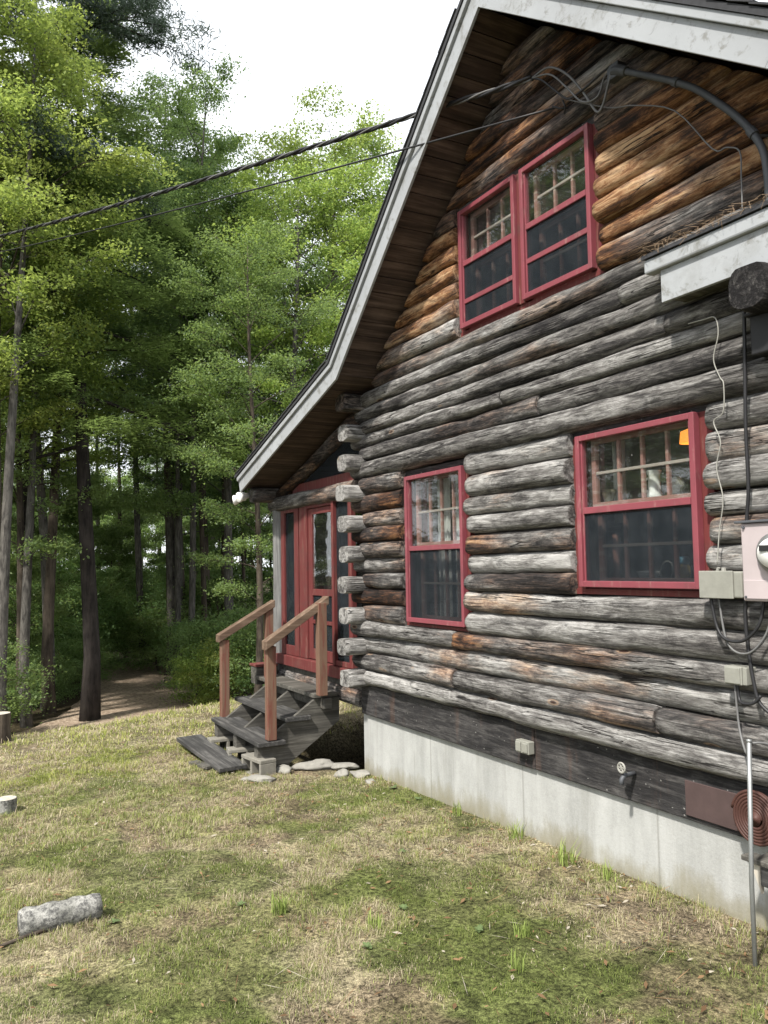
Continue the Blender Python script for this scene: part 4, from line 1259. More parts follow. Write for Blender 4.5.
for x in (-1.80, -1.18, -0.50):
    mb = MB(); mb.prism([(-0.86 - SY, -0.02), (-0.70 - SY, -0.02), (-0.04 - SY, 0.42), (-0.04 - SY, 0.655), (-0.30 - SY, 0.655), (-0.60 - SY, 0.455), (-0.86 - SY, 0.27)], 'x', x - SX, x + 0.045 - SX)
    mb.build('stringer', M['greywood'], st, bevel=0.003)
sbox('cross_beam', -2.0, -0.36, -0.25, -0.16, 0.56, 0.66, M['greywood'])
for x in (-1.85, -1.2, -0.56):
    sbox('support_block', x, x + 0.10, -0.90, -0.80, 0.12, 0.272, M['greywood'])
# posts and rails
PW = 0.088
def post(x, y, z0, z1):
    sbox('post', x - PW / 2, x + PW / 2, y - PW / 2, y + PW / 2, z0, z1, M['redrail'], 0.004)
post(-0.42, -0.78, 0.316, 1.20); post(-0.34, -0.28, 0.70, 1.60)
post(-1.86, -0.78, 0.316, 1.16); post(-1.86, -0.26, 0.706, 1.50)
for x, za, zb in ((-0.38, 1.16, 1.60), (-1.86, 1.125, 1.52)):
    mb = MB(); mb.prism([(-0.86 - SY, za + 0.012), (-0.20 - SY, zb - 0.015), (-0.20 - SY, zb + 0.065), (-0.86 - SY, za + 0.095)], 'x', x - 0.062 - SX, x + 0.062 - SX)
    mb.build('handrail', M['rail'], st, bevel=0.005)

pk = MB().box(-0.72, 0.72, -0.14, 0.14, 0, 0.04).build('loose_plank', M['tread'], bevel=0.004)
pk.location = (-1.36, -1.10, 0.045); pk.rotation_euler = (0.02, 0.035, 0.03)
tag(pk, 'dark grey plank lying on the grass as a bottom step', 'plank')
pk2 = MB().box(-0.16, 0.16, -0.05, 0.05, 0, 0.03).build('wood_scrap', M['greywood'], bevel=0.003)
pk2.location = (-1.05, -1.27, 0.004); pk2.rotation_euler = (0, 0.0, 0.3)
tag(pk2, 'short flat scrap of wood sticking out beneath the loose plank', 'wood scrap')


def cinder(loc, rz, label):
    mb = MB()
    L, W, H, t = 0.39, 0.19, 0.17, 0.035
    mb.box(-L / 2, L / 2, -W / 2, -W / 2 + t, 0, H); mb.box(-L / 2, L / 2, W / 2 - t, W / 2, 0, H)
    for x in (-L / 2, -t / 2, L / 2 - t): mb.box(x, x + t, -W / 2 + t, W / 2 - t, 0.001, H - 0.001)
    o = mb.build('cinder_block', M['block'], bevel=0.006)
    o.location = loc; o.rotation_euler = (math.pi / 2, 0, rz)
    tag(o, label, 'cinder block', 'cinder blocks under the steps')


cinder((-0.55, -0.78, 0.055), 0.15, 'cinder block under the right end of the bottom tread')
cinder((-1.17, -0.78, 0.035), 1.4, 'cinder block under the middle of the bottom tread')
cinder((-1.80, -0.80, 0.03), 1.5, 'cinder block under the left end of the bottom tread')


def stone(loc, s, rz, label, flat=0.5, seed=0, dark=False):
    import bmesh
    bm = bmesh.new(); bmesh.ops.create_icosphere(bm, subdivisions=3, radius=1)
    for v in bm.verts:
        k = 1 + 0.5 * mn.noise(v.co * 1.3 + Vector((seed * 3.7, 0, 0))) + 0.22 * mn.noise(v.co * 2.7 + Vector((seed, 5, 0)))
        v.co = Vector((v.co.x * s[0], v.co.y * s[1], v.co.z * s[2])) * k
    me = bpy.data.meshes.new('stone'); bm.to_mesh(me); bm.free(); me.materials.append(M['stone'] if not dark else M['block'])
    me.polygons.foreach_set('use_smooth', [True] * len(me.polygons))
    o = bpy.data.objects.new('stone', me); COL.objects.link(o)
    o.location = loc; o.rotation_euler = (0, 0, rz)
    tag(o, label, 'stone', 'stones beside the foundation corner')


stone((-0.22, -0.98, 0.02), (0.15, 0.06, 0.03), 0.9, 'flat pale stone nearest the loose plank', seed=1)
stone((-0.38, -0.66, 0.03), (0.09, 0.07, 0.04), 0.2, 'small rounded stone beside the cinder block', seed=2)
stone((-0.36, -0.34, 0.03), (0.20, 0.08, 0.05), 1.2, 'long pale stone at the edge of the dark hollow', seed=3)
stone((-0.22, -0.12, 0.025), (0.14, 0.07, 0.03), 1.0, 'flat stone close to the foundation corner', seed=4)
stone((0.08, -0.27, 0.025), (0.07, 0.06, 0.045), 0.0, 'small round stone in front of the flat one', seed=5)
stone((0.16, -0.12, 0.03), (0.12, 0.07, 0.03), 0.3, 'bright flat stone touching the foundation wall', seed=6)
stone((0.43, -0.16, 0.015), (0.05, 0.045, 0.03), 0.0, 'smallest pinkish stone, rightmost of the row', seed=7)
for i, (x, y) in enumerate([(-0.9, 0.3), (-1.3, 0.6), (-0.6, 0.75), (-1.7, 0.4)]):
    stone((x, y, -0.47), (0.22, 0.16, 0.12), i, ['dark rock under the porch near the stringer', 'dark rock far back under the porch floor', 'dark rock under the porch close to the foundation', 'dark rock under the left side of the porch'][i], seed=20 + i, dark=True)

# logs on the lawn
bl = MB()
seg = []
for i in range(13):
    t = i / 12
    seg.append((0, -0.225 + 0.45 * t, 0))
rad = [0.066 + 0.005 * math.sin(i * 1.7) for i in range(13)]; rad[0] = 0.058; rad[-1] = 0.060
bl.tube(seg, rad, 20)
b1 = bl.build('birch_log', M['birch'], smooth_=True); tx_ = bpy.data.textures.new('bk', 'CLOUDS'); tx_.noise_scale = 0.03
b1.scale = (1.08, 0.9, 1.08); b1.location = (2.34, -3.0, float(terrain(2.34, -3.0)) + 0.055); b1.rotation_euler = (0, 0, 0.05)
tag(b1, 'short pale speckled log lying alone on the lawn', 'log')
sk = MB().tube([(2.47, -3.30, float(terrain(2.47, -3.30)) + 0.012), (2.38, -3.05, float(terrain(2.38, -3.05)) + 0.02), (2.30, -2.86, float(terrain(2.3, -2.86)) + 0.012)], [0.008, 0.011, 0.006], 8)
tag(sk.build('stick', M['bark_brown'], smooth_=True), 'thin brown stick lying beside the pale log', 'stick')


def stump(loc, r, h, mat, label, tilt=0.0):
    o = empty('log_stump', loc, label=label, cat='stump')
    MB().tube([(0, 0, -0.05), (0, 0, h * 0.5), (0, 0, h)], [r * 1.08, r * 0.98, r], 18).build('bark', mat, o, smooth_=False)
    MB().lathe([(0.001, h + 0.002), (r * 0.93, h + 0.002), (r * 0.93, h - 0.01)], (0, 0, 0), 18).build('cut_face', M['cutwood'], o)
    o.rotation_euler = (tilt, 0, 0)
    return o


s0 = (-0.42, -3.08); stump((*s0, float(terrain(*s0))), 0.085, 0.11, M['birch'], 'low pale cut log end at the left edge of the lawn')
s1 = (-3.55, -2.93); stump((*s1, float(terrain(*s1))), 0.11, 0.33, M['bark_brown'], 'brown cut stump standing near the path at the lawn edge')


# ------------------------------------------------------------------ grass
def blades(n, region, wid, length, seed, lean=0.7):
    rg_ = np.random.default_rng(seed)
    x0, x1, y0, y1 = region
    x = rg_.uniform(x0, x1, n); y = rg_.uniform(y0, y1, n)
    # only ground that the viewpoint side can see
    c, moss, dry, bare, forest_and_shade = lawn_colour(x, y)
    keep = (y < -0.01) | (x < -0.2)
    keep &= (forest_and_shade < 0.7)
    keep &= rg_.random(n) > bare * 0.65
    d = np.hypot(x - CAM[0], y - CAM[1])
    keep &= ~((x > -2.3) & (x < 0.05) & (y > -0.6))
    clump = fbm(x * 11, y * 11, 71, 4)
    keep &= rg_.random(n) < (0.25 + 1.1 * smooth(0.38, 0.6, clump))
    x, y, c, moss, dry, bare, d, clump = x[keep], y[keep], c[keep], moss[keep], dry[keep], bare[keep], d[keep], clump[keep]
    n = len(x)
    z = terrain(x, y) - 0.004
    far = np.clip(d / 5.0, 1, 3)
    ln = length * (rg_.uniform(0.35, 1.2, n) + 0.9 * (rg_.random(n) < 0.05)) * (1 - 0.55 * moss) * (0.6 + 0.9 * smooth(0.4, 0.65, clump)); w_ = wid * rg_.uniform(0.6, 1.3, n) * far ** 0.6
    th = rg_.uniform(0, 2 * np.pi, n); be = np.abs(rg_.normal(0, lean, n)).clip(0, 1.45)
    strawp = np.clip(0.44 + 0.30 * dry - 0.45 * moss, 0.04, 0.9)
    straw = rg_.random(n) < strawp
    be = np.where(straw, np.clip(be + 0.55, 0, 1.5), be)
    dx, dy = np.cos(th), np.sin(th)
    dirx, diry, dirz = dx * np.sin(be), dy * np.sin(be), np.cos(be)
    px, py = -dy * w_ / 2, dx * w_ / 2
    b = np.stack([x, y, z], 1)
    D1 = np.stack([dx * np.sin(be * 0.6), dy * np.sin(be * 0.6), np.cos(be * 0.6)], 1) * (ln * 0.5)[:, None]
    D2 = D1 + np.stack([dirx, diry, dirz * 0.75], 1) * (ln * 0.5)[:, None]
    Pp = np.stack([px, py, 0 * px], 1)
    v = np.stack([b - Pp, b + Pp, b + D1 + Pp * 0.8, b + D1 - Pp * 0.8, b + D2 + Pp * 0.12, b + D2 - Pp * 0.12], 1)
    base = np.arange(n)[:, None] * 6
    qd = np.concatenate([base + np.array([[0, 1, 2, 3]]), base + np.array([[3, 2, 4, 5]])], 0)
    u = rg_.random(n)[:, None]; u2 = rg_.random(n)[:, None]
    green = np.array([0.12, 0.17, 0.045]) * (1 - u) + np.array([0.36, 0.38, 0.13]) * u
    mossc = np.array([0.06, 0.085, 0.02]) * (1 - u) + np.array([0.15, 0.19, 0.045]) * u
    green = green * (1 - moss[:, None] * 0.7) + mossc * moss[:, None] * 0.7
    st_ = np.array([0.20, 0.155, 0.10]) * (1 - u2) + np.array([0.50, 0.44, 0.31]) * u2
    col = np.where(straw[:, None], st_, green)
    lush = ((x < -1.0)[:, None]) & (~straw[:, None])
    col = np.where(lush, col * np.array([1.25, 1.2, 1.0]), col) * 1.1
    col = np.repeat(col, 6, 0)
    return v.reshape(-1, 3), qd, col


vs, qs, cs = [], [], []
off = 0
for (n, reg, wd, ln, sd_) in ((430000, (1.2, 5.6, -4.2, 0.0), 0.0025, 0.032, 1), (340000, (-2.5, 1.2, -5.0, 0.0), 0.003, 0.034, 2),
                              (150000, (-8.5, -2.3, -6.2, 3.5), 0.0048, 0.045, 3)):
    v, q, c = blades(n, reg, wd, ln, sd_)
    vs.append(v); qs.append(q + off); cs.append(c); off += len(v)
gr = fast_mesh('grass', np.concatenate(vs), np.concatenate(qs), M['grass'], attrs={'col': np.concatenate(cs)})
tag(gr, 'short dry grass and moss covering the lawn', 'grass', kind='stuff')

# taller bright tufts, lawn weeds
mb_v = []; mb_c = []
def tuft(x, y, n, h, spread, label, seed, col=(0.26, 0.33, 0.09)):
    rg_ = np.random.default_rng(seed)
    V = []; F = []; C = []
    z = float(terrain(x, y))
    for i in range(n):
        a = rg_.uniform(0, 6.28); rr = spread * rg_.random() ** 0.5; bx, by = x + rr * math.cos(a), y + rr * math.sin(a)
        hh = h * rg_.uniform(0.5, 1.1); be = rg_.uniform(0.05, 0.6); th = rg_.uniform(0, 6.28); w_ = 0.0028
        dx, dy = math.cos(th), math.sin(th)
        k = len(V)
        p1 = (bx + dx * hh * 0.5 * math.sin(be * .5), by + dy * hh * 0.5 * math.sin(be * .5), z + hh * 0.5)
        p2 = (bx + dx * hh * math.sin(be), by + dy * hh * math.sin(be), z + hh * 0.9)
        V += [(bx - dy * w_, by + dx * w_, z - 0.01), (bx + dy * w_, by - dx * w_, z - 0.01), (p1[0] + dy * w_, p1[1] - dx * w_, p1[2]), (p1[0] - dy * w_, p1[1] + dx * w_, p1[2]),
              (p2[0] + dy * 0.0004, p2[1] - dx * 0.0004, p2[2]), (p2[0] - dy * 0.0004, p2[1] + dx * 0.0004, p2[2])]
        F += [(k, k + 1, k + 2, k + 3), (k + 3, k + 2, k + 4, k + 5)]
        s_ = rg_.uniform(0.7, 1.15)
        C += [(col[0] * s_, col[1] * s_, col[2] * s_)] * 6
    o = fast_mesh('grass_tuft', np.array(V), np.array(F), M['grass'], attrs={'col': np.array(C)})
    tag(o, label, 'grass tuft', 'taller grass tufts')


tuft(2.80, -1.95, 46, 0.13, 0.05, 'bright green grass tuft near the middle of the lawn', 1)
tuft(1.75, -0.10, 30, 0.12, 0.05, 'light green tuft against the concrete, farther one', 2)
tuft(2.50, -0.12, 44, 0.14, 0.05, 'bright tuft against the concrete below the outlet', 3)
tuft(3.05, -0.16, 40, 0.15, 0.06, 'tall bright tuft growing against the concrete wall', 4)
tuft(3.40, -0.14, 28, 0.10, 0.05, 'short bright tuft against the concrete under the faucet', 5)
tuft(3.75, -1.05, 26, 0.09, 0.04, 'small pale green tuft between the moss and bare soil', 6)
tuft(3.25, -1.60, 24, 0.10, 0.04, 'thin yellowish tuft in the foreground moss', 7)
tuft(4.05, -1.30, 20, 0.10, 0.04, 'small green tuft at the bottom of the lawn', 8)


# broad-leaved lawn weeds
def weed(x, y, r, n, seed, label):
    rg_ = np.random.default_rng(seed); V = []; F = []; C = []
    z = float(terrain(x, y)) + 0.01
    for i in range(n):
        a = i * 2.4 + rg_.uniform(-.3, .3); l = r * rg_.uniform(0.6, 1.1); w_ = l * 0.32; e = rg_.uniform(0.1, 0.6)
        dx, dy = math.cos(a), math.sin(a); k = len(V)
        def pt(t, s, hz): return (x + dx * l * t - dy * w_ * s, y + dy * l * t + dx * w_ * s, z + hz)
        V += [pt(0, -.15, 0), pt(0, .15, 0), pt(0.55, 1, l * .5 * e), pt(0.55, 0, l * .42 * e), pt(0.55, -1, l * .5 * e), pt(1.0, 0.05, l * .6 * e), pt(1.0, -0.05, l * .6 * e)]
        F += [(k, k + 1, k + 2, k + 3), (k, k + 3, k + 4, k + 4 - 1)] if False else [(k, k + 1, k + 2, k + 3), (k + 3, k + 2, k + 5, k + 6), (k, k + 3, k + 4, k), (k + 3, k + 6, k + 4, k + 3)]
        s_ = rg_.uniform(0.8, 1.2); C += [(0.13 * s_, 0.18 * s_, 0.075 * s_)] * 7
    F4 = [f for f in F if len(set(f)) == 4]; F3 = [tuple(dict.fromkeys(f)) for f in F if len(set(f)) == 3]
    me = bpy.data.meshes.new('weed'); me.from_pydata(V, [], F4 + F3); me.materials.append(M['grass'])
    a_ = me.attributes.new('col', 'FLOAT_COLOR', 'POINT'); a_.data.foreach_set('color', [c for t in C for c in (*t, 1)])
    o = bpy.data.objects.new('weed', me); COL.objects.link(o); tag(o, label, 'weed', 'broad-leaved weeds in the lawn')


for i, (x, y, r, lab) in enumerate([
        (3.1, -1.35, .045, 'small flat green weed in the middle of the moss patch'), (3.6, -1.2, .05, 'small green weed between the moss and the bare needles at the right'),
        (2.6, -2.1, .05, 'small green weed just left of the bright middle tuft'), (2.45, -2.75, .05, 'small green weed beside the pale log'),
        (2.3, -0.9, .045, 'small green weed in the dry grass halfway to the concrete'), (3.45, -1.75, .05, 'broad-leaved weed in the nearest part of the lawn'),
        (1.2, -0.12, .07, 'leafy weed growing against the concrete wall, farther left one'), (0.75, -0.10, .06, 'small weed against the concrete near the foundation corner')]):
    weed(x, y, r * 0.8, 7, 100 + i, lab)


# fallen leaves, twigs and bits on the lawn
rl = np.random.default_rng(91)
V_, F_, C_ = [], [], []
for i in range(5200):
    x = rl.uniform(-4, 5.2); y = rl.uniform(-5, -0.03)
    if rl.random() > 0.35 + 0.65 * smooth(-2.2, 0, y) * smooth(0, 4, x): continue
    z = float(terrain(x, y)) + rl.uniform(0.008, 0.03); a = rl.uniform(0, 6.28); k = len(V_)
    if rl.random() < 0.55:
        l = rl.uniform(0.010, 0.028); w_ = l * 0.35
    else:
        l = rl.uniform(0.03, 0.09); w_ = 0.0016
    dx, dy = math.cos(a), math.sin(a); tl = rl.uniform(-0.3, 0.3)
    V_ += [(x - dx * l, y - dy * l, z - tl * l), (x + dy * w_, y - dx * w_, z + w_ * .5), (x + dx * l, y + dy * l, z + tl * l), (x - dy * w_, y + dx * w_, z)]
    F_.append((k, k + 1, k + 2, k + 3))
    t = rl.random(); b_ = rl.random()
    cc = (0.11 + 0.2 * t, 0.065 + 0.13 * t, 0.035 + 0.07 * t) if b_ < 0.8 else (0.42, 0.38, 0.31)
    C_ += [cc] * 4
lf = fast_mesh('leaf_litter', np.array(V_), np.array(F_), M['grass'], attrs={'col': np.array(C_)})
tag(lf, 'brown leaf litter and twigs scattered over the lawn', 'leaf litter', kind='stuff')

# ------------------------------------------------------------------ trees
def rnd_unit(rg_, n):
    v = rg_.normal(size=(n, 3)); return v / np.linalg.norm(v, axis=1)[:, None]


def leaf_cloud(centers, radii, per, size, rg_, flat=0.45, up=0.55, aspect=0.62, droop=0.15):
    """centers (k,3): leaf sprays; returns verts, quads, tint"""
    k = len(centers)
    c = np.repeat(centers, per, 0); r = np.repeat(radii, per)
    n = len(c)
    o = rg_.normal(size=(n, 3)) * 0.5; o[:, 2] *= flat
    p = c + o * r[:, None]
    p[:, 2] -= droop * (o[:, 0] ** 2 + o[:, 1] ** 2) * r
    nr = rnd_unit(rg_, n) * (1 - up) + np.array([0, 0, 1.0]) * up
    nr /= np.linalg.norm(nr, axis=1)[:, None]
    a = rnd_unit(rg_, n); t = a - nr * (a * nr).sum(1)[:, None]; t /= np.linalg.norm(t, axis=1)[:, None]
    b = np.cross(nr, t)
    s = size * rg_.uniform(0.6, 1.25, n)[:, None]
    fold = nr * s * 0.12
    v = np.stack([p - t * s * 0.5, p + b * s * aspect * 0.5 + fold, p + t * s * 0.5, p - b * s * aspect * 0.5 + fold], 1)
    q = np.arange(n)[:, None] * 4 + np.array([[0, 1, 2, 3]])
    tint = np.repeat(np.repeat(rg_.random(k), per) * 0.55 + rg_.random(n) * 0.45, 4)
    return v.reshape(-1, 3), q, tint


def make_tree(name, seed, H, cb, R, bark, leafm, kind='broad', leaf=0.13, per=34, nb=30, lean=0.0, tr=0.16, shape='oval', fill=1.0):
    rg_ = np.random.default_rng(seed)
    root = empty(name, (0, 0, 0))
    mb = MB()
    # trunk
    n = 12; tp = []; rr = []
    lx, ly = rg_.normal(0, 0.02, 2)
    for i in range(n + 1):
        t = i / n; z = H * 0.97 * t
        tp.append((lean * z + 0.10 * math.sin(t * 5 + seed) * (t > 0) + lx * z, 0.08 * math.sin(t * 4.1 + seed * 2) * (t > 0) + ly * z, z - (0.4 if i == 0 else 0)))
        rr.append(tr * (1.35 if i == 0 else 1) * (1 - t) ** 0.8 + 0.012)
    mb.tube(tp, rr, 9)
    tpa = np.array(tp); zt = tpa[:, 2]
    cents = []; rads = []
    for b in range(nb):
        u = (b + rg_.random() * 0.8) / nb
        if kind == 'pine': z = cb + (H - cb) * u
        else: z = cb + (H - cb) * (u ** 0.9) * 0.93
        f = (z - cb) / (H - cb)
        if shape == 'cone': L = R * (1 - f) ** 0.8 + 0.3
        elif shape == 'top': L = R * (0.45 + 0.55 * math.sin(math.pi * min(1, f * 1.0 + 0.12)))
        else: L = R * (0.35 + 0.65 * math.sin(math.pi * min(1, 0.12 + f * 0.86)))
        L *= rg_.uniform(0.65, 1.15)
        az = b * 2.399 + rg_.uniform(-0.4, 0.4)
        el = {'pine': rg_.uniform(-0.15, 0.25), 'broad': rg_.uniform(0.15, 0.75) + 0.5 * f, 'hemlock': rg_.uniform(-0.35, 0.1)}[kind]
        x0 = np.interp(z, zt, tpa[:, 0]); y0 = np.interp(z, zt, tpa[:, 1])
        pts = []; m = 5
        curve = {'pine': 0.25, 'broad': -0.35, 'hemlock': -0.25}[kind]
        for i in range(m + 1):
            s = i / m
            e2 = el + curve * s
            pts.append(np.array([x0 + math.cos(az) * math.cos(el) * L * s, y0 + math.sin(az) * math.cos(el) * L * s, z + L * (math.sin(el) * s + curve * 0.5 * s * s)]) + rg_.normal(0, 0.04, 3) * s * L * 0.4)
        r0 = max(0.010, tr * 0.28 * (L / R) * (1 - 0.5 * f))
        mb.tube([tuple(p) for p in pts], [r0 * (1 - 0.85 * i / m) for i in range(m + 1)], 5, caps=False)
        # twigs
        nt_ = int((10 if kind == 'broad' else 10) * fill * (0.5 + 0.5 * L / R)) + 2
        for j in range(nt_):
            s = rg_.uniform(0.25, 1.0) ** 0.8
            i0 = min(int(s * m), m - 1); base = pts[i0] + (pts[i0 + 1] - pts[i0]) * (s * m - i0)
            side = az + rg_.choice([-1, 1]) * rg_.uniform(0.4, 1.2)
            tl = L * rg_.uniform(0.12, 0.38)
            tip = base + np.array([math.cos(side) * tl, math.sin(side) * tl, tl * rg_.uniform(-0.15, 0.35)])
            mb.tube([tuple(base), tuple(tip)], [r0 * 0.25 + 0.003, 0.003], 3, caps=False)
            cents.append(tip); rads.append(rg_.uniform(0.26, 0.52) * (0.7 + 0.3 * L / R))
            if tl > 0.5: cents.append((tip + base) / 2); rads.append(0.28)
        cents.append(pts[-1]); rads.append(0.45)
    mb.build('trunk', bark, root, smooth_=True)
    cents = np.array(cents); rads = np.array(rads)
    if kind == 'broad':
        v, q, t = leaf_cloud(cents, rads, per, leaf, rg_, flat=0.42, up=0.5)
    elif kind == 'hemlock':
        v, q, t = leaf_cloud(cents, rads * 1.1, per, leaf, rg_, flat=0.22, up=0.75, aspect=0.3, droop=0.5)
    else:
        v, q, t = leaf_cloud(cents, rads * 0.62, per, leaf, rg_, flat=0.5, up=0.1, aspect=0.14)
    fast_mesh('crown', v, q, leafm, root, attrs={'tint': t})
    return root


def copy_tree(o, loc, rz, sc, **k):
    c = o.copy(); COL.objects.link(c); c.location = loc; c.rotation_euler = (0, 0, rz); c.scale = sc
    for ch in list(o.children):
        d = ch.copy(); COL.objects.link(d); d.parent = c
    tag(c, **k)
    return c


PROTO = {
    'lime': make_tree('maple_tree', 101, 13, 5.0, 3.0, M['bark_grey'], M['leaf_lime'], 'broad', 0.08, 64, 34, tr=0.12),
    'lime2': make_tree('maple_tree', 102, 13, 5.2, 2.8, M['bark_brown'], M['leaf_lime'], 'broad', 0.076, 64, 34, tr=0.10),
    'green': make_tree('beech_tree', 103, 13, 3.6, 3.0, M['bark_grey'], M['leaf_green'], 'broad', 0.076, 68, 38, tr=0.12),
    'green2': make_tree('beech_tree', 104, 12, 2.6, 2.6, M['bark_brown'], M['leaf_green'], 'broad', 0.072, 68, 34, tr=0.09),
    'dark': make_tree('oak_tree', 105, 14, 5.0, 3.2, M['bark_grey'], M['leaf_dark'], 'broad', 0.085, 49, 38, tr=0.14),
    'hemlock': make_tree('hemlock_tree', 106, 16, 5.5, 2.6, M['bark_dark'], M['leaf_green'], 'hemlock', 0.10, 90, 56, tr=0.16, shape='cone'),
    'pine': make_tree('pine_tree', 107, 17, 6.5, 3.4, M['bark_dark'], M['needle'], 'pine', 0.10, 260, 50, tr=0.2, shape='top'),
    'pole': make_tree('slim_tree', 108, 15, 8.0, 2.2, M['bark_grey'], M['leaf_green'], 'broad', 0.085, 66, 22, tr=0.11),
    'polel': make_tree('slim_maple', 112, 14, 6.5, 2.4, M['bark_grey'], M['leaf_lime'], 'broad', 0.076, 60, 28, tr=0.10),
    'young': make_tree('young_tree', 113, 7, 0.8, 2.3, M['bark_brown'], M['leaf_green'], 'broad', 0.10, 60, 26, tr=0.05),
    'pole2': make_tree('slim_tree', 109, 15, 7.0, 2.2, M['bark_brown'], M['leaf_dark'], 'hemlock', 0.10, 76, 34, tr=0.12),
    'shrub': make_tree('shrub', 110, 1.7, 0.15, 1.1, M['bark_brown'], M['leaf_green'], 'broad', 0.06, 50, 18, tr=0.02),
    'shrubl': make_tree('shrub', 111, 1.5, 0.1, 1.0, M['bark_brown'], M['leaf_lime'], 'broad', 0.06, 44, 16, tr=0.018),
}
USED = set()
rt = random.Random(42)


def plant(kind, px, dist, sc, label, cat='tree', group=None, hz=None, rz=None, xy=None):
    p = at(px, dist) if xy is None else (xy[0], xy[1], 0)
    z = float(terrain(p[0], p[1])) - 0.05
    if rz is None: rz = rt.uniform(0, 6.28)
    s = (sc, sc, sc * (hz or rt.uniform(0.92, 1.1)))
    o = PROTO[kind]
    if kind not in USED:
        USED.add(kind); o.location = (p[0], p[1], z); o.rotation_euler = (0, 0, rz); o.scale = s
        tag(o, label, cat, group)
        return o
    return copy_tree(o, (p[0], p[1], z), rz, s, label=label, cat=cat, group=group)


GRP = 'trees at the edge of the wood'
hero = [
    ('hemlock', 90, 17.4, 1.0, 'tall dark-barked hemlock with thick trunk left of the path', 1.0),
    ('lime', 48, 19.5, 0.98, 'yellow-green maple rising behind the thick dark trunk', None),
    ('lime2', -8, 16.0, 0.95, 'yellow-green maple at the left edge of the picture', None),
    ('green2', 20, 18.0, 0.9, 'bushy green tree low at the left before the maples', None),
    ('pine', -60, 19.0, 1.62, 'tall pine reaching grey-green branches in from the upper left', 1.0),
    ('pine', 20, 27.0, 1.08, 'tall pine standing behind the left yellow maples', None),
    ('green', 170, 24.0, 1.05, 'green beech above the bend of the path', None),
    ('green', 232, 22.0, 1.05, 'green beech left of the cabin porch', None),
    ('lime', 285, 19.0, 0.95, 'bright maple just left of the cabin roof', None),
    ('lime2', 340, 21.0, 1.12, 'tall light green maple showing over the cabin roof', None),
    ('green', 390, 22.0, 1.16, 'leafy green tree topping out beside the roof rake', None),
    ('green2', 255, 15.5, 0.72, 'low leafy tree hanging beside the porch eave', None),
    ('dark', 310, 29.0, 1.05, 'dark leafed oak behind the maples near the roof', None),
    ('polel', 4, 15.2, 0.95, 'slim grey trunk at the extreme left edge of the picture', None),
    ('polel', 30, 17.4, 0.92, 'slim grey trunk second from the left edge', None),
    ('pole2', 52, 18.9, 0.95, 'slim brown trunk just left of the thick dark one', None),
    ('pole', 146, 27.0, 1.0, 'straight grey trunk behind the bend of the path', None),
    ('pole', 183, 23.5, 1.05, 'pale grey trunk right of the path', None),
    ('pole2', 205, 24.5, 1.0, 'dark slim trunk left of the porch rails', None),
]
for (k, px, d, sc, lab, hz) in hero:
    plant(k, px, d, sc, lab, group=GRP, hz=hz)

# the deeper wood
kinds = ['green', 'lime', 'pole', 'hemlock', 'pole2', 'green2', 'lime2', 'pole', 'dark', 'pole2', 'green', 'pine']
GRP2 = 'trees deep in the wood'
names = {'green': 'leafy green beech standing deep in the wood', 'dark': 'dark leafed oak standing deep in the wood', 'hemlock': 'dark hemlock standing deep in the wood',
         'pole': 'slim grey trunk standing deep in the wood', 'pole2': 'slim brown trunk with high needles deep in the wood', 'green2': 'bushy young green tree deep in the wood',
         'lime': 'yellow-green maple standing deep in the wood', 'pine': 'tall pine standing deep in the wood', 'lime2': 'light maple standing deep in the wood'}
i = 0
for ring, (d0, d1, cnt) in enumerate([(23, 30, 5), (30, 40, 8), (40, 54, 8), (54, 72, 14)]):
    for j in range(cnt):
        px = -230 + (800 * (j + rt.random()) / cnt)
        d = rt.uniform(d0, d1)
        if ring == 0 and 95 < px < 170: continue
        if ring == 1 and 105 < px < 160: px -= 70
        k = kinds[i % len(kinds)]; i += 1
        if ring >= 2 and k in ('pole', 'pole2') and rt.random() < 0.5: k = 'dark'
        plant(k, px, d, rt.uniform(0.85, 1.1), names[k], group=GRP2)
for j in range(40):
    px = -200 + 700 * (j + rt.random()) / 40; d = rt.uniform(29, 60)
    plant('young', px, d, rt.uniform(0.8, 1.35), 'leafy young tree filling the far depth of the wood', group='young trees far back in the wood')
for (px, d, sc, lab) in [(14, 20.5, 0.55, 'leafy sapling between the slim trunks at the left edge'), (60, 23.5, 0.6, 'leafy sapling left of the thick dark trunk'),
                         (112, 28.0, 0.6, 'leafy sapling beyond the bend of the path'), (190, 25.5, 0.55, 'leafy sapling right of the path among the slim trunks')]:
    plant('young', px, d, sc, lab, group='saplings under the tall trees')
# slim understorey trunks
for j in range(30):
    px = rt.uniform(-30, 300); d = rt.uniform(22, 38)
    if 95 < px < 165 and d < 32: continue
    plant('pole' if j % 2 else 'pole2', px, d, rt.uniform(0.55, 0.85), 'thin young trunk among the deeper trees', group='thin young trunks in the wood', hz=rt.uniform(1.1, 1.5))
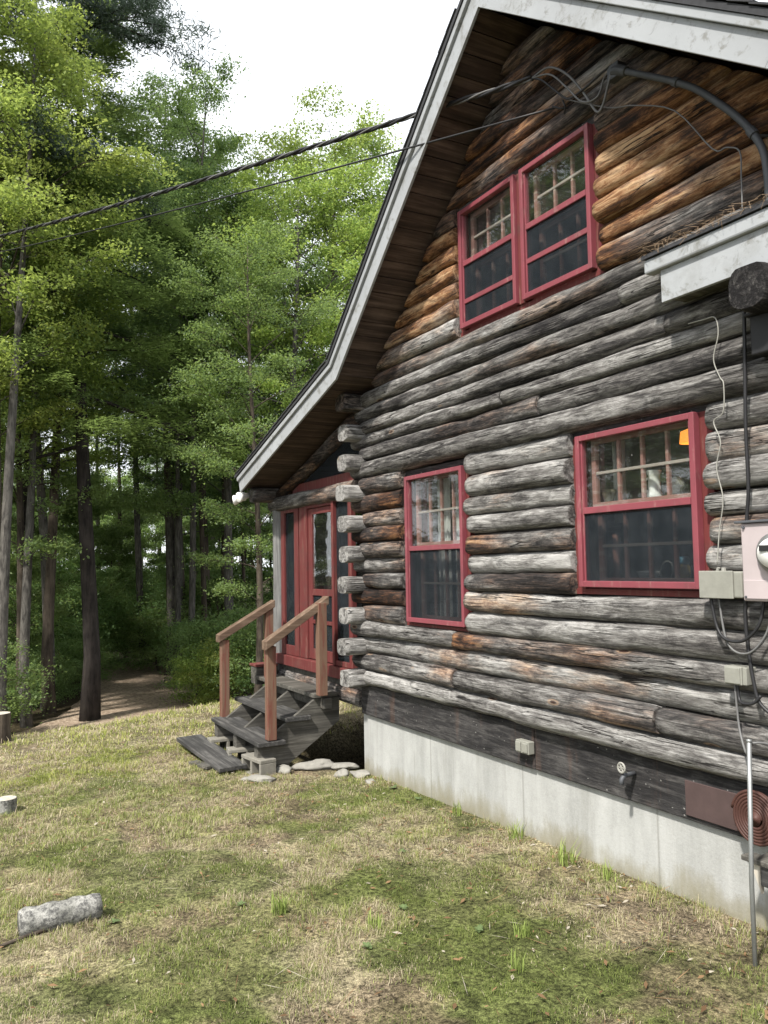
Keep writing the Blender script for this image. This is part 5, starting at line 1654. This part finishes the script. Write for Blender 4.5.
# shrubs along the wood's edge
for (px, d, sc, k, lab) in [
        (10, 18.2, .6, 'shrub', 'green shrub at the left edge behind the slim grey trunk'), (38, 19.8, .6, 'shrub', 'green shrub between the two leftmost slim trunks'),
        (58, 21.0, .65, 'shrub', 'green shrub just left of the thick dark trunk'), (78, 21.6, .6, 'shrub', 'small shrub behind the foot of the thick dark trunk'),
        (92, 23.5, .6, 'shrub', 'small shrub right behind the thick trunk, before the path bend'), (190, 21.2, .8, 'shrub', 'green shrub at the right edge of the path'),
        (198, 18.5, .7, 'shrubl', 'yellow-green shrub right of the path at the lawn edge'), (212, 19.5, .9, 'shrub', 'green shrub behind the left handrail of the steps'),
        (228, 18.0, .8, 'shrubl', 'yellow-green shrub seen between the two handrails'), (245, 19.0, 1.0, 'shrub', 'green shrub behind the middle of the steps'),
        (262, 17.5, 1.0, 'shrub', 'green shrub behind the porch post'), (285, 17.5, 1.0, 'shrub', 'green shrub hidden behind the porch screens'),
        (-20, 15.8, .9, 'shrub', 'green shrub at the far left beyond the picture edge')]:
    plant(k, px, d, sc, lab, cat='shrub', group='shrubs at the edge of the lawn')
for (px, d, sc, k) in [(160, 25, 1.0, 'shrub'), (122, 27.5, 1.0, 'shrub'), (100, 26, 1.1, 'shrub'),
                       (140, 29, 1.2, 'shrub'), (172, 27, 1.2, 'shrub'), (190, 25, 1.3, 'shrub'), (215, 24, 1.3, 'shrub'), (50, 24, 1.4, 'shrub'), (20, 22, 1.3, 'shrub'), (80, 26, 1.4, 'shrub'),
                       (150, 34, 1.6, 'shrub'), (120, 36, 1.6, 'shrub'), (180, 33, 1.6, 'shrub'), (60, 32, 1.6, 'shrub'), (230, 30, 1.6, 'shrub')]:
    plant(k, px, d, sc, 'low leafy shrub in the shade behind the first row of trees', cat='shrub', group='shrubs deeper in the wood')
# trees on the other side of the clearing, beyond the frame (seen mirrored in the panes)
for (x, y, k, s) in [(-6, -19, 'green', 1.0), (-11, -16, 'hemlock', 0.95), (-15, -21, 'dark', 1.0), (-1, -22, 'dark', 1.0), (-19, -14, 'green', 1.0), (-24, -19, 'lime', 1.0), (5, -24, 'green', 1.0), (-14, -10, 'green2', 1.35), (-21, -9, 'pine', 1.1), (-12, -13, 'green', 1.35), (-17, -12, 'dark', 1.4), (-9, -12.5, 'green2', 1.2), (-18, -17, 'hemlock', 1.3), (-13, -17, 'dark', 1.3), (-8, -15, 'dark', 1.1), (-24, -13, 'dark', 1.4), (-21, -21, 'green', 1.5)]:
    plant(k, 0, 0, s, 'tree standing across the clearing opposite the gable', group='trees across the clearing', xy=(x, y))
